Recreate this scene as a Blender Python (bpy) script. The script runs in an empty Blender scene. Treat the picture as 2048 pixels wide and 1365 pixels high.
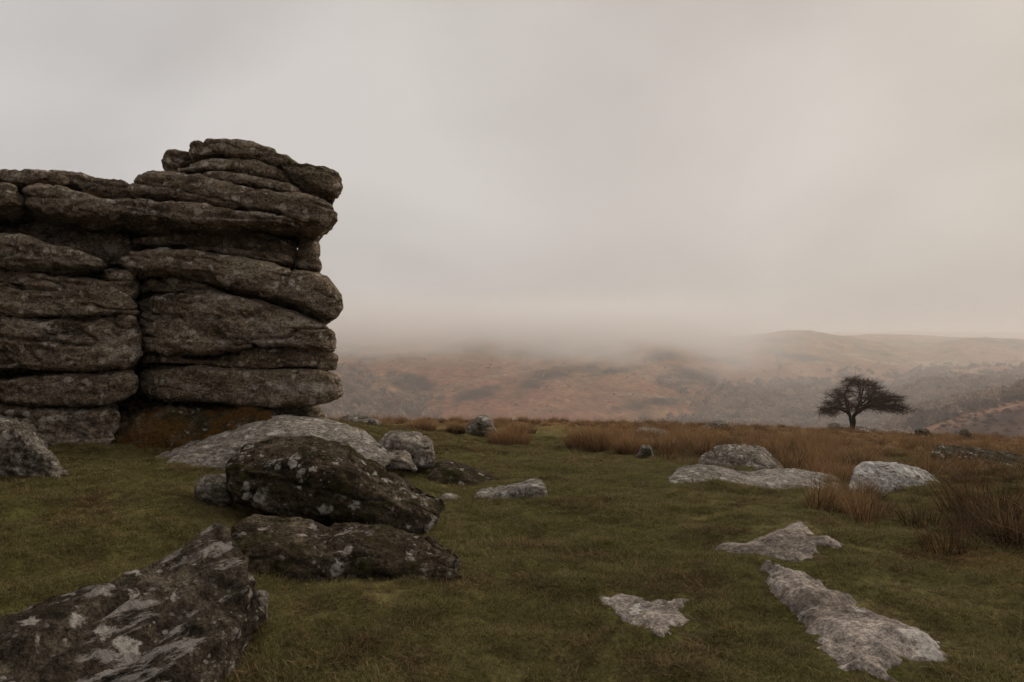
import bpy, math, random
import numpy as np
from mathutils import Vector

random.seed(7); RNG = np.random.default_rng(7)
SC = bpy.context.scene
C = SC.collection
R = math.radians

# ------------------------------------------------------------------ camera
CAMZ = 1.7
FPX = 1365.0          # focal length in photo pixels (24 mm on 36 mm)
UC, VC = 1024.0, 682.5
cam_d = bpy.data.cameras.new('camera'); cam = bpy.data.objects.new('camera', cam_d); C.objects.link(cam)
cam.location = (0, 0, CAMZ); cam.rotation_euler = (R(90), 0, 0)
cam_d.sensor_width = 36; cam_d.lens = 24; cam_d.clip_start = 0.05; cam_d.clip_end = 30000
SC.camera = cam

# ------------------------------------------------------------------ world, sun, exposure
SUN_AZ, SUN_EL = 50.0, 30.0       # degrees right of the view direction, above the horizon
world = bpy.data.worlds.new('World'); SC.world = world; world.use_nodes = True
nt = world.node_tree; nt.nodes.clear()
def N(t, typ, **kw):
    n = t.nodes.new(typ)
    for k, v in kw.items(): setattr(n, k, v)
    return n
out = N(nt, 'ShaderNodeOutputWorld'); bg = N(nt, 'ShaderNodeBackground'); bg.inputs['Strength'].default_value = 0.1
sky = N(nt, 'ShaderNodeTexSky'); sky.sky_type = 'NISHITA'; sky.sun_disc = False
sky.sun_elevation = R(SUN_EL); sky.sun_rotation = R(SUN_AZ); sky.dust_density = 4.0
tc = N(nt, 'ShaderNodeTexCoord')
mp = N(nt, 'ShaderNodeMapping'); mp.inputs['Scale'].default_value = (1.0, 1.0, 1.9)
ns = N(nt, 'ShaderNodeTexNoise'); ns.inputs['Scale'].default_value = 1.9; ns.inputs['Detail'].default_value = 4.0; ns.inputs['Roughness'].default_value = 0.42
ns.inputs['Distortion'].default_value = 0.3
nt.links.new(tc.outputs['Generated'], mp.inputs['Vector']); nt.links.new(mp.outputs['Vector'], ns.inputs['Vector'])
cr = N(nt, 'ShaderNodeValToRGB')
cr.color_ramp.elements[0].position = 0.34; cr.color_ramp.elements[0].color = (4.95, 4.75, 4.63, 1)
cr.color_ramp.elements[1].position = 0.66; cr.color_ramp.elements[1].color = (6.65, 6.44, 6.32, 1)
nt.links.new(ns.outputs['Fac'], cr.inputs['Fac'])
# broad warm veil on the side of the hidden sun
sd = Vector((math.sin(R(SUN_AZ))*math.cos(R(SUN_EL)), math.cos(R(SUN_AZ))*math.cos(R(SUN_EL)), math.sin(R(SUN_EL))))
dot = N(nt, 'ShaderNodeVectorMath', operation='DOT_PRODUCT'); dot.inputs[1].default_value = sd
nrm = N(nt, 'ShaderNodeVectorMath', operation='NORMALIZE'); nt.links.new(tc.outputs['Generated'], nrm.inputs[0]); nt.links.new(nrm.outputs['Vector'], dot.inputs[0])
mr = N(nt, 'ShaderNodeMapRange'); mr.inputs['From Min'].default_value = -1; mr.inputs['From Max'].default_value = 1
nt.links.new(dot.outputs['Value'], mr.inputs['Value'])
warm = N(nt, 'ShaderNodeValToRGB')
e = warm.color_ramp.elements
e[0].position = 0.0; e[0].color = (0.66, 0.665, 0.68, 1)
e[1].position = 1.0; e[1].color = (.90, 0.845, 0.785, 1)
a = e.new(0.6); a.color = (0.90, 0.895, 0.895, 1)
a = e.new(0.85); a.color = (.93, 0.895, 0.855, 1)
nt.links.new(mr.outputs['Result'], warm.inputs['Fac'])
mul = N(nt, 'ShaderNodeMix', data_type='RGBA', blend_type='MULTIPLY'); mul.inputs['Factor'].default_value = 1
nt.links.new(cr.outputs['Color'], mul.inputs['A']); nt.links.new(warm.outputs['Color'], mul.inputs['B'])
mx = N(nt, 'ShaderNodeMix', data_type='RGBA'); mx.inputs['Factor'].default_value = 0.975
nt.links.new(sky.outputs['Color'], mx.inputs['A']); nt.links.new(mul.outputs['Result'], mx.inputs['B'])
nt.links.new(mx.outputs['Result'], bg.inputs['Color']); nt.links.new(bg.outputs['Background'], out.inputs['Surface'])

sun_d = bpy.data.lights.new('sun', 'SUN'); sun = bpy.data.objects.new('sun', sun_d); C.objects.link(sun)
sun_d.energy = 1.45; sun_d.angle = R(25); sun_d.color = (1.0, 0.9, 0.78)
sun.rotation_euler = sd.to_track_quat('Z', 'Y').to_euler(); sun.location = (20, 20, 40)
vs = SC.view_settings; vs.view_transform = 'Standard'; vs.look = 'None'; vs.exposure = 0.12; vs.gamma = 1.0; vs.use_curve_mapping = False
SC.render.engine = 'CYCLES'
cy = SC.cycles; cy.use_denoising = True; cy.max_bounces = 8; cy.diffuse_bounces = 3; cy.glossy_bounces = 2
cy.transmission_bounces = 2; cy.volume_bounces = 6; cy.transparent_max_bounces = 8; cy.volume_step_rate = 1.0; cy.volume_max_steps = 256
cy.sample_clamp_indirect = 4.0; cy.use_adaptive_sampling = True; cy.adaptive_threshold = .018; cy.adaptive_min_samples = 16
try: cy.denoiser = 'OPENIMAGEDENOISE'; cy.denoising_prefilter = 'ACCURATE'
except Exception: pass

# ------------------------------------------------------------------ numeric helpers
def P(u, v, d):
    return np.array([d*(u-UC)/FPX, d, CAMZ - d*(v-VC)/FPX])
def _hash(ix, iy, iz, seed):
    h = (ix*374761393 + iy*668265263 + iz*2147483647 + seed*1274126177) & 0xffffffff
    h = ((h ^ (h >> 13)) * 1274126177) & 0xffffffff
    h = ((h ^ (h >> 16)) * 2246822519) & 0xffffffff
    return h ^ (h >> 15)
_G = np.random.default_rng(3).normal(size=(256, 3)); _G /= np.linalg.norm(_G, axis=1)[:, None]
def perlin(p, seed=0):
    p = np.asarray(p, float); i = np.floor(p).astype(np.int64); f = p - i
    w = f*f*f*(f*(f*6-15)+10); r = np.zeros(len(p))
    for dx in (0, 1):
        wx = w[:, 0] if dx else 1-w[:, 0]
        for dy in (0, 1):
            wy = w[:, 1] if dy else 1-w[:, 1]
            for dz in (0, 1):
                wz = w[:, 2] if dz else 1-w[:, 2]
                g = _G[_hash(i[:, 0]+dx, i[:, 1]+dy, i[:, 2]+dz, seed) & 255]
                r += wx*wy*wz*(g[:, 0]*(f[:, 0]-dx)+g[:, 1]*(f[:, 1]-dy)+g[:, 2]*(f[:, 2]-dz))
    return r*1.5
def fbm(p, octaves=4, seed=0, gain=0.5, lac=2.03):
    p = np.asarray(p, float); r = np.zeros(len(p)); a = 1.0
    for k in range(octaves):
        r += a*perlin(p, seed+k*17); p = p*lac; a *= gain
    return r
def smooth(x, a, b):
    t = np.clip((x-a)/(b-a), 0, 1); return t*t*(3-2*t)
def interp(x, pts):
    pts = sorted(pts); return np.interp(x, [p[0] for p in pts], [p[1] for p in pts])
def in_poly(u, v, poly):
    u = np.asarray(u); v = np.asarray(v); r = np.zeros(u.shape, bool); n = len(poly); j = n-1
    for i in range(n):
        xi, yi = poly[i]; xj, yj = poly[j]
        if yi != yj:
            r ^= ((yi > v) != (yj > v)) & (u < (xj-xi)*(v-yi)/(yj-yi)+xi)
        j = i
    return r

# ------------------------------------------------------------------ ground shape
CP = [P(*q) for q in [
    (1024,1365,3.3),(1024,1200,4.5),(1024,1060,6.3),(1024,960,9.6),(1024,905,14),(1024,872,20),(1024,852,30),(1024,846,40),
    (1400,1365,3.25),(1400,1200,4.3),(1400,1050,6.4),(1400,988,8.6),(1400,938,11.2),(1400,894,17),(1400,870,26),(1400,853,42),
    (1700,1365,3.2),(1700,1150,4.9),(1700,1000,8.2),(1700,937,12.5),(1700,908,18),(1700,886,27),(1700,868,43),
    (2048,1365,3.1),(2048,1150,4.7),(2048,1000,7.8),(2048,940,12.5),(2048,908,20),(2048,893,28),(2048,877,42),
    (700,1365,3.25),(700,1190,4.4),(700,1075,6.1),(800,945,9.3),(760,862,14.5),(720,853,16.5),(720,845,30),
    (400,1365,3.25),(200,1150,4.4),(200,1050,5.4),(300,960,7.2),(60,965,7.0),(330,907,9.2),(100,903,8.8),(0,1200,3.9),(0,1365,3.0),
    (520,868,10.2),(640,858,11.6)]]
CP += [np.array(q, float) for q in [(-6,16,-.1),(-3,21,-1.2),(-10,25,-1.8),(-12,10,.4),(-14,2,.3),(0,-5,.1),(-8,-8,.3),(8,-8,.1),(10,4,-.1),
    (18,10,-.8),(32,30,-4.2),(0,60,-7),(32,60,-9),(-30,60,-6),(-30,30,-2),(0,0,.12),(-3,0,.2),(3,0,.08)]]
CP = np.array(CP)
def _rbf_fit():
    n = len(CP); d = np.sqrt(((CP[:, None, :2]-CP[None, :, :2])**2).sum(-1)+0.25)
    A = np.zeros((n+3, n+3)); A[:n, :n] = d; A[:n, n] = 1; A[:n, n+1:] = CP[:, :2]; A[n, :n] = 1; A[n+1:, :n] = CP[:, :2].T
    A[:n, :n] -= np.eye(n)*0.02
    return np.linalg.solve(A, np.concatenate([CP[:, 2], [0, 0, 0]]))
RBF = _rbf_fit()
def ground_near(x, y):
    x = np.asarray(x, float); y = np.asarray(y, float); z = np.zeros(x.shape); n = len(CP)
    for k in range(n): z += RBF[k]*np.sqrt((x-CP[k, 0])**2+(y-CP[k, 1])**2+0.25)
    return z + RBF[n] + RBF[n+1]*x + RBF[n+2]*y

RIDGES = [  # crest distance by photo column, crest height by column, width of the front slope
    dict(D=[(-3000,1500),(600,1450),(1300,1550),(1600,1900),(2100,2100)], Vc=[(-3000,640),(600,652),(900,655),(1100,658),(1300,669),(1420,673),(1500,670),(1545,663),(1580,659),(1620,663),(1700,678),(1800,700),(1900,725),(2048,755),(2600,800)], W=880, p=1.15),
    dict(D=[(-3000,3600),(1700,3000),(2600,3000)], Vc=[(-3000,690),(1500,680),(1700,674),(1800,670),(1900,675),(2048,682),(3000,670)], W=1500, p=1.0),
    dict(D=[(-3000,2300),(2600,2300)], Vc=[(-3000,760),(1700,745),(1800,706),(1880,684),(1930,676),(1970,673),(2048,678),(2200,690),(3000,700)], W=820, p=1.0),
    dict(D=[(-3000,6200),(3000,6200)], Vc=[(-3000,660),(1300,668),(1600,666),(1800,664),(2048,665),(3000,660)], W=2600, p=1.0),
    dict(D=[(-3000,330),(3000,330)], Vc=[(-3000,1150),(1700,1100),(1850,880),(1950,838),(2048,808),(2300,770),(3000,760)], W=240, p=1.0),
    dict(D=[(-3000,330),(3000,330)], Vc=[(-3000,800),(-200,860),(300,1000),(600,1120),(3000,1200)], W=240, p=1.0),
]
def far_height(x, y):
    x = np.asarray(x, float); y = np.asarray(y, float)
    d = np.hypot(x, y); az = np.arctan2(x, y); az = np.clip(az, -1.15, 1.15)
    u = UC + FPX*np.tan(az); dd = d*np.cos(az)
    h = np.full(x.shape, -112.0)
    for r in RIDGES:
        D = interp(u, r['D']); V = interp(u, r['Vc']); Z = CAMZ - D*(V-VC)/FPX
        t = (dd-(D-r['W']))/r['W']
        front = np.clip(t, 0, 1)**r['p']; front = front*(1-.35*front)/(.65)
        back = 1-0.28*smooth(t, 1.0, 1.0+1.4)
        k = np.where(t <= 1, np.minimum(front, 1), back)
        hh = -112 + (Z+112)*k
        m = 5.0                                   # smooth maximum
        h = m*np.logaddexp(h/m, hh/m)
    p = np.stack([x/420, y/420, np.zeros_like(x)], -1).reshape(-1, 3)
    amp = smooth(dd, 190, 700)
    h = h + (fbm(p, 5, 5)*13.0).reshape(x.shape)*amp
    return h
def ground_h(x, y, relief=True):
    x = np.asarray(x, float); y = np.asarray(y, float); d = np.hypot(x, y)
    w = smooth(d, 50, 150)
    z = ground_near(np.clip(x, -90, 90), np.clip(y, -60, 110))
    if relief:
        p = np.stack([x, y, np.zeros_like(x)], -1).reshape(-1, 3)
        b = (fbm(p*0.9, 4, 11)*0.065 + fbm(p*0.28, 2, 23)*0.11 + np.maximum(fbm(p*2.3, 3, 27), .08)*.08).reshape(x.shape)
        uu = UC+FPX*x/np.maximum(y, .5); rough = smooth(uu, 1650, 2000)*smooth(y, 4.5, 8) + smooth(y, 17, 26)
        b += (np.abs(fbm(p*1.7, 3, 31))*0.16).reshape(x.shape)*np.clip(rough, 0, 1)
        z = z + b*smooth(d, 0.5, 2.5)
    f = np.where(w > 0, far_height(x, y), 0)
    # the far side drops away behind the rim of the plateau
    return z*(1-w) + f*w

# ------------------------------------------------------------------ mesh helpers
def mesh_obj(name, verts, faces, mat, parent=None, smooth_sh=True, origin=None):
    verts = np.asarray(verts, float)
    o0 = np.zeros(3) if origin is None else np.asarray(origin, float)
    me = bpy.data.meshes.new(name); v = (verts-o0).astype(np.float32)
    faces = np.asarray(faces, np.int32); k = faces.shape[1]
    me.vertices.add(len(v)); me.vertices.foreach_set('co', v.ravel())
    me.loops.add(faces.size); me.loops.foreach_set('vertex_index', faces.ravel())
    me.polygons.add(len(faces)); me.polygons.foreach_set('loop_start', np.arange(0, faces.size, k, dtype=np.int32))
    me.update(calc_edges=True); me.validate()
    me.polygons.foreach_set('use_smooth', np.full(len(me.polygons), smooth_sh)); me.update()
    if mat: me.materials.append(mat)
    o = bpy.data.objects.new(name, me); C.objects.link(o); o.location = o0
    if parent is not None:
        o.parent = parent; o.location = o0-np.array(parent.location)
    return o
def tag(o, label=None, cat=None, group=None, kind=None):
    for k, v in (('label', label), ('category', cat), ('group', group), ('kind', kind)):
        if v: o[k] = v
    return o
def empty(name, loc):
    o = bpy.data.objects.new(name, None); C.objects.link(o); o.location = loc; o.empty_display_size = .3; return o
def col_attr(me, name, cols):
    a = me.color_attributes.new(name, 'FLOAT_COLOR', 'POINT'); c = np.ones((len(me.vertices), 4), np.float32); c[:, :3] = cols
    a.data.foreach_set('color', c.ravel())
def grid_faces(nr, nc, wrap=False):
    i = np.arange(nr-1)[:, None]; j = np.arange(nc if wrap else nc-1)[None, :]
    a = i*nc+j; b = i*nc+(j+1) % nc; c = (i+1)*nc+(j+1) % nc; d = (i+1)*nc+j
    return np.stack([a, b, c, d], -1).reshape(-1, 4)

# ------------------------------------------------------------------ materials
def new_mat(name):
    m = bpy.data.materials.new(name); m.use_nodes = True; t = m.node_tree; t.nodes.clear()
    o = N(t, 'ShaderNodeOutputMaterial'); b = N(t, 'ShaderNodeBsdfPrincipled'); t.links.new(b.outputs[0], o.inputs['Surface'])
    b.inputs['Roughness'].default_value = 0.9
    b.inputs['Specular IOR Level'].default_value = 0.03
    return m, t, b
def noise_n(t, vec, scale, detail=4, rough=.55, dist=0.0):
    n = N(t, 'ShaderNodeTexNoise'); n.inputs['Scale'].default_value = scale; n.inputs['Detail'].default_value = detail
    n.inputs['Roughness'].default_value = rough; n.inputs['Distortion'].default_value = dist
    if vec is not None: t.links.new(vec, n.inputs['Vector'])
    return n.outputs['Fac']
def ramp(t, fac, stops):
    r = N(t, 'ShaderNodeValToRGB'); el = r.color_ramp.elements
    while len(el) < len(stops): el.new(.5)
    for e_, (p, c) in zip(el, stops): e_.position = p; e_.color = tuple(c)+(1,) if len(c) == 3 else c
    t.links.new(fac, r.inputs['Fac']); return r.outputs['Color']
def mixc(t, fac, a, b, blend='MIX'):
    m = N(t, 'ShaderNodeMix', data_type='RGBA', blend_type=blend)
    for s, x in ((m.inputs['Factor'], fac), (m.inputs['A'], a), (m.inputs['B'], b)):
        if isinstance(x, (int, float)): s.default_value = x
        elif isinstance(x, tuple): s.default_value = x if len(x) == 4 else x+(1,)
        else: t.links.new(x, s)
    return m.outputs['Result']
def math_n(t, op, a, b=None, clamp=False):
    m = N(t, 'ShaderNodeMath', operation=op); m.use_clamp = clamp
    for s, x in ((m.inputs[0], a), (m.inputs[1], b)):
        if x is None: continue
        if isinstance(x, (int, float)): s.default_value = x
        else: t.links.new(x, s)
    return m.outputs[0]
def step_n(t, fac, a, b):
    m = N(t, 'ShaderNodeMapRange', interpolation_type='SMOOTHSTEP'); m.inputs['From Min'].default_value = a; m.inputs['From Max'].default_value = b
    t.links.new(fac, m.inputs['Value']); return m.outputs['Result']

def rock_mat(name, dark, mid, light, lich=0.5, lich_col=(.42, .39, .36), moss=0.0, ochre=0.0, stretch=(1, 1, 1), rot=(0, 0, 0), big=1.0, speck=1.0, pit=1.0, streak=None, mott=1.0):
    """weathered granite: grain, blotchy stain, crusts of pale lichen, a little moss"""
    m, t, b = new_mat(name)
    tc = N(t, 'ShaderNodeTexCoord'); oi = N(t, 'ShaderNodeObjectInfo')
    off = N(t, 'ShaderNodeVectorMath', operation='SCALE'); off.inputs[0].default_value = (37, 61, 23)
    t.links.new(oi.outputs['Random'], off.inputs['Scale'])
    ad = N(t, 'ShaderNodeVectorMath', operation='ADD'); t.links.new(tc.outputs['Object'], ad.inputs[0]); t.links.new(off.outputs['Vector'], ad.inputs[1])
    mp = N(t, 'ShaderNodeMapping'); mp.inputs['Scale'].default_value = stretch; mp.inputs['Rotation'].default_value = rot
    t.links.new(ad.outputs['Vector'], mp.inputs['Vector']); V = mp.outputs['Vector']; V0 = ad.outputs['Vector']
    stain = noise_n(t, V, 1.6*big, 9, .66, .5)
    base = ramp(t, stain, [(.30, dark), (.48, mid), (.70, light)])
    grain = noise_n(t, V0, 70, 4, .75)
    g2 = noise_n(t, V0, 26, 5, .72)
    g3 = noise_n(t, V, 8, 7, .7, .3)
    base = mixc(t, .8*mott, base, ramp(t, g3, [(.33, (.35, .34, .32)), (.5, (1, 1, 1)), (.66, (1.55, 1.5, 1.43))]), 'MULTIPLY')
    base = mixc(t, .9*mott, base, ramp(t, g2, [(.34, (.30, .29, .27)), (.5, (1, 1, 1)), (.66, (1.85, 1.8, 1.7))]), 'MULTIPLY')
    base = mixc(t, .8, base, ramp(t, grain, [(.34, (.40, .40, .40)), (.5, (1, 1, 1)), (.66, (1.7, 1.65, 1.58))]), 'MULTIPLY')
    # fine pale flecks
    fl = N(t, 'ShaderNodeTexVoronoi'); fl.inputs['Scale'].default_value = 26; fl.inputs['Randomness'].default_value = 1; t.links.new(V0, fl.inputs['Vector'])
    fx = N(t, 'ShaderNodeSeparateColor'); t.links.new(fl.outputs['Color'], fx.inputs[0])
    flm = math_n(t, 'MULTIPLY', step_n(t, math_n(t, 'SUBTRACT', math_n(t, 'MULTIPLY', fx.outputs[0], .42), fl.outputs['Distance']), .02, .12), step_n(t, noise_n(t, V0, 2.7, 4, .6), .56-.1*speck, .68-.1*speck))
    base = mixc(t, math_n(t, 'MULTIPLY', flm, .6*speck), base, lich_col)
    # crusts of lichen, in clumps
    where = noise_n(t, V, 1.3*big, 3, .5)
    crust = noise_n(t, V, 10*big, 9, .74, .9)
    s = math_n(t, 'ADD', crust, math_n(t, 'MULTIPLY', math_n(t, 'SUBTRACT', where, .5), .75))
    lm = step_n(t, s, .735-.2*lich, .80-.2*lich)
    lm = math_n(t, 'MULTIPLY', lm, step_n(t, g2, .28, .58))
    base = mixc(t, math_n(t, 'MULTIPLY', lm, .75), base, mixc(t, g3, (lich_col[0]*.7, lich_col[1]*.68, lich_col[2]*.66), (lich_col[0]*1.2, lich_col[1]*1.2, lich_col[2]*1.2)))
    if streak is not None:      # long smears of crust along the grain of the slab
        ms = N(t, 'ShaderNodeMapping'); ms.vector_type = 'TEXTURE'; ms.inputs['Rotation'].default_value = streak; ms.inputs['Scale'].default_value = (3.0, .75, .75)
        t.links.new(V0, ms.inputs['Vector'])
        a_ = noise_n(t, ms.outputs['Vector'], 8.5, 9, .68, .35); b_ = noise_n(t, V0, 2.3, 3, .5)
        sm_ = step_n(t, math_n(t, 'ADD', a_, math_n(t, 'MULTIPLY', math_n(t, 'SUBTRACT', b_, .5), .5)),   .545, .63)
        sm_ = math_n(t, 'MULTIPLY', sm_, step_n(t, g2, .25, .5))
        base = mixc(t, math_n(t, 'MULTIPLY', sm_, .85), base, mixc(t, g3, (.20, .18, .16), (.50, .46, .42)))
    # round lichen spots of two sizes
    nz = N(t, 'ShaderNodeTexNoise'); nz.inputs['Scale'].default_value = 9; nz.inputs['Detail'].default_value = 6; nz.inputs['Roughness'].default_value = .7; t.links.new(V0, nz.inputs['Vector'])
    for vs_, wob, pr in ((3.4, .22, .76), (8.5, .09, .62)):
        vo = N(t, 'ShaderNodeTexVoronoi'); vo.inputs['Scale'].default_value = vs_; wv = N(t, 'ShaderNodeVectorMath', operation='ADD')
        sc_ = N(t, 'ShaderNodeVectorMath', operation='SCALE'); sc_.inputs['Scale'].default_value = wob*2; t.links.new(nz.outputs['Color'], sc_.inputs[0])
        t.links.new(V0, wv.inputs[0]); t.links.new(sc_.outputs['Vector'], wv.inputs[1]); t.links.new(wv.outputs['Vector'], vo.inputs['Vector'])
        sx = N(t, 'ShaderNodeSeparateColor'); t.links.new(vo.outputs['Color'], sx.inputs[0])
        lim = math_n(t, 'MULTIPLY', math_n(t, 'SUBTRACT', sx.outputs[0], pr-.12*lich), 1.15)
        sp = math_n(t, 'MULTIPLY', step_n(t, math_n(t, 'SUBTRACT', lim, vo.outputs['Distance']), -.06, .09), step_n(t, g2, .25, .6))
        base = mixc(t, math_n(t, 'MULTIPLY', sp, .8), base, (lich_col[0]*1.35, lich_col[1]*1.35, lich_col[2]*1.3))
    if moss > 0:
        mm = step_n(t, noise_n(t, V0, 2.3, 6, .65), .62-.3*moss, .72-.3*moss)
        base = mixc(t, math_n(t, 'MULTIPLY', mm, .85), base, ramp(t, g2, [(.35, (.022, .022, .008)), (.65, (.06, .05, .018))]))
    if ochre > 0:
        mm = step_n(t, noise_n(t, V0, 1.9, 6, .65), .64-.3*ochre, .74-.3*ochre)
        base = mixc(t, math_n(t, 'MULTIPLY', mm, .9), base, ramp(t, g2, [(.35, (.05, .025, .008)), (.65, (.17, .085, .022))]))
    t.links.new(base, b.inputs['Base Color'])
    h = math_n(t, 'ADD', math_n(t, 'MULTIPLY', grain, .35), math_n(t, 'MULTIPLY', g2, 1.0))
    h = math_n(t, 'ADD', h, math_n(t, 'MULTIPLY', g3, 2.2))
    bp = N(t, 'ShaderNodeBump'); bp.inputs['Strength'].default_value = 1.0; bp.inputs['Distance'].default_value = .035*pit
    t.links.new(h, bp.inputs['Height']); t.links.new(bp.outputs['Normal'], b.inputs['Normal'])
    return m

M_TOR = rock_mat('tor_granite', (.050, .037, .025), (.185, .145, .103), (.30, .245, .185), lich=.85, stretch=(.8, .8, 2.0), lich_col=(.44, .39, .34))
M_TORL = rock_mat('tor_granite_lichened', (.05, .037, .026), (.18, .142, .104), (.30, .25, .195), lich=1.1, stretch=(.8, .8, 1.8), lich_col=(.44, .40, .35))
M_MID = rock_mat('grey_granite', (.075, .062, .05), (.20, .172, .145), (.33, .29, .25), lich=.55, lich_col=(.5, .46, .42), moss=.22)
M_DARK = rock_mat('dark_granite', (.013, .010, .007), (.060, .046, .031), (.15, .122, .088), lich=.45, stretch=(1, 1, 1.2), moss=.38)
M_STREAK = rock_mat('streaked_granite', (.012, .010, .007), (.052, .042, .031), (.14, .118, .09), lich=.15, streak=(0, R(-6), R(58)))
M_PALE = rock_mat('pale_granite', (.12, .105, .09), (.27, .24, .21), (.40, .365, .33), lich=.6, lich_col=(.52, .49, .46))
M_BED = rock_mat('bare_bedrock', (.14, .115, .095), (.31, .265, .23), (.43, .38, .34), lich=.4, lich_col=(.52, .48, .45), speck=.5, pit=.5, mott=.75)
M_FAR = rock_mat('far_granite', (.05, .044, .036), (.16, .14, .115), (.30, .27, .235), lich=.7, lich_col=(.5, .48, .45), moss=.25)
M_WHITE = rock_mat('white_lichen_granite', (.045, .04, .034), (.15, .135, .12), (.30, .28, .25), lich=1.6, lich_col=(.72, .70, .66), big=.5)
M_MOSSY = rock_mat('mossy_bank_rock', (.03, .024, .015), (.085, .065, .04), (.16, .13, .095), lich=.3, moss=.55, ochre=.62)
M_CRAG = rock_mat('rough_crag', (.05, .043, .035), (.15, .13, .105), (.28, .25, .21), lich=.6)

# ------------------------------------------------------------------ ground and hills
front = np.linspace(-R(43), R(43), 560); rest = np.linspace(R(43), 2*math.pi-R(43), 70)[1:-1]
AZ = np.concatenate([front, rest])
RAD = [0.02, .12, .23, 0.35]
while RAD[-1] < 150: RAD.append(RAD[-1]*1.0125 if RAD[-1] > 1.5 else RAD[-1]*1.05)
RAD = np.array(RAD); RAD[-1] = 150.0
rr, aa = np.meshgrid(RAD, AZ, indexing='ij'); gx = rr*np.sin(aa); gy = rr*np.cos(aa)
gz = ground_h(gx, gy)
V = np.stack([gx, gy, gz], -1).reshape(-1, 3)
nc = len(AZ)

def turf_colours(x, y):
    p = np.stack([x, y, np.zeros_like(x)], -1)
    n1 = fbm(p*0.45, 5, 41); n2 = fbm(p*2.1, 4, 43); n3 = fbm(p*6.0, 3, 47)
    green = np.array([.118, .114, .037]); olive = np.array([.19, .164, .066]); brown = np.array([.085, .056, .032]); tan = np.array([.20, .112, .045])
    g = smooth(n1+.5*n2, -.45, .45)[:, None]; c = green*(1-g)+olive*g
    bmask = smooth(n2*.8+n3*.5-n1*.4, .28, .62)[:, None]*.8; c = c*(1-bmask)+brown*bmask
    d = np.hypot(x, y); u = UC+FPX*x/np.maximum(y, .3)
    rgh = np.clip(smooth(d, 21, 30) + smooth(u, 1120, 1400)*smooth(d+n1*3, 12.5, 16) + smooth(u+n1*80, 1780, 1960)*smooth(d+n1*1.5, 5.5, 7.5), 0, 1)[:, None]
    t2 = tan*(.65+.5*g)+(n3[:, None]*.04)
    return np.clip(c*(1-rgh)+t2*rgh, .008, 1)
M_GND, t, b = new_mat('turf_soil')
ca = N(t, 'ShaderNodeVertexColor'); ca.layer_name = 'cover'
tcn = N(t, 'ShaderNodeTexCoord'); o_ = tcn.outputs['Object']
f1 = noise_n(t, o_, 38, 6, .7); f2 = noise_n(t, o_, 9, 6, .65)
bc = mixc(t, .85, ca.outputs['Color'], ramp(t, f1, [(.3, (.35, .35, .33)), (.5, (.95, .95, .95)), (.7, (1.75, 1.65, 1.5))]), 'MULTIPLY')
bc = mixc(t, .7, bc, ramp(t, f2, [(.32, (.5, .48, .45)), (.5, (1, 1, 1)), (.7, (1.4, 1.35, 1.2))]), 'MULTIPLY')
t.links.new(bc, b.inputs['Base Color'])
bp = N(t, 'ShaderNodeBump'); bp.inputs['Strength'].default_value = .9; bp.inputs['Distance'].default_value = .05
t.links.new(math_n(t, 'ADD', f1, f2), bp.inputs['Height']); t.links.new(bp.outputs['Normal'], b.inputs['Normal'])
ground = mesh_obj('ground', V, grid_faces(len(RAD), nc, True), M_GND); tag(ground, kind='structure')
col_attr(ground.data, 'cover', turf_colours(V[:, 0], V[:, 1]))

# hills beyond the rim
FAZ = np.concatenate([np.linspace(-R(43), R(43), 900), rest])
FR = [150.0]
while FR[-1] < 14000: FR.append(FR[-1]*1.0105 if FR[-1] < 4000 else FR[-1]*1.03)
FR = np.array(FR); rr, aa = np.meshgrid(FR, FAZ, indexing='ij'); hx = rr*np.sin(aa); hy = rr*np.cos(aa); hz = far_height(hx, hy)
hz[0] -= 0.0
HV = np.stack([hx, hy, hz], -1).reshape(-1, 3)
def uv_of(V_):
    return UC+FPX*V_[:, 0]/np.maximum(V_[:, 1], .1), VC+FPX*(CAMZ-V_[:, 2])/np.maximum(V_[:, 1], .1)
def blob(u, v, cu, cv, ru, rv, ang=0.0, wob=None, soft=.6):
    c, s = math.cos(R(ang)), math.sin(R(ang)); a = ((u-cu)*c+(v-cv)*s)/ru; b_ = (-(u-cu)*s+(v-cv)*c)/rv
    r = np.sqrt(a*a+b_*b_)
    if wob is not None: r = r+wob
    return 1-smooth(r, 1-soft, 1+soft*.5)
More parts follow.
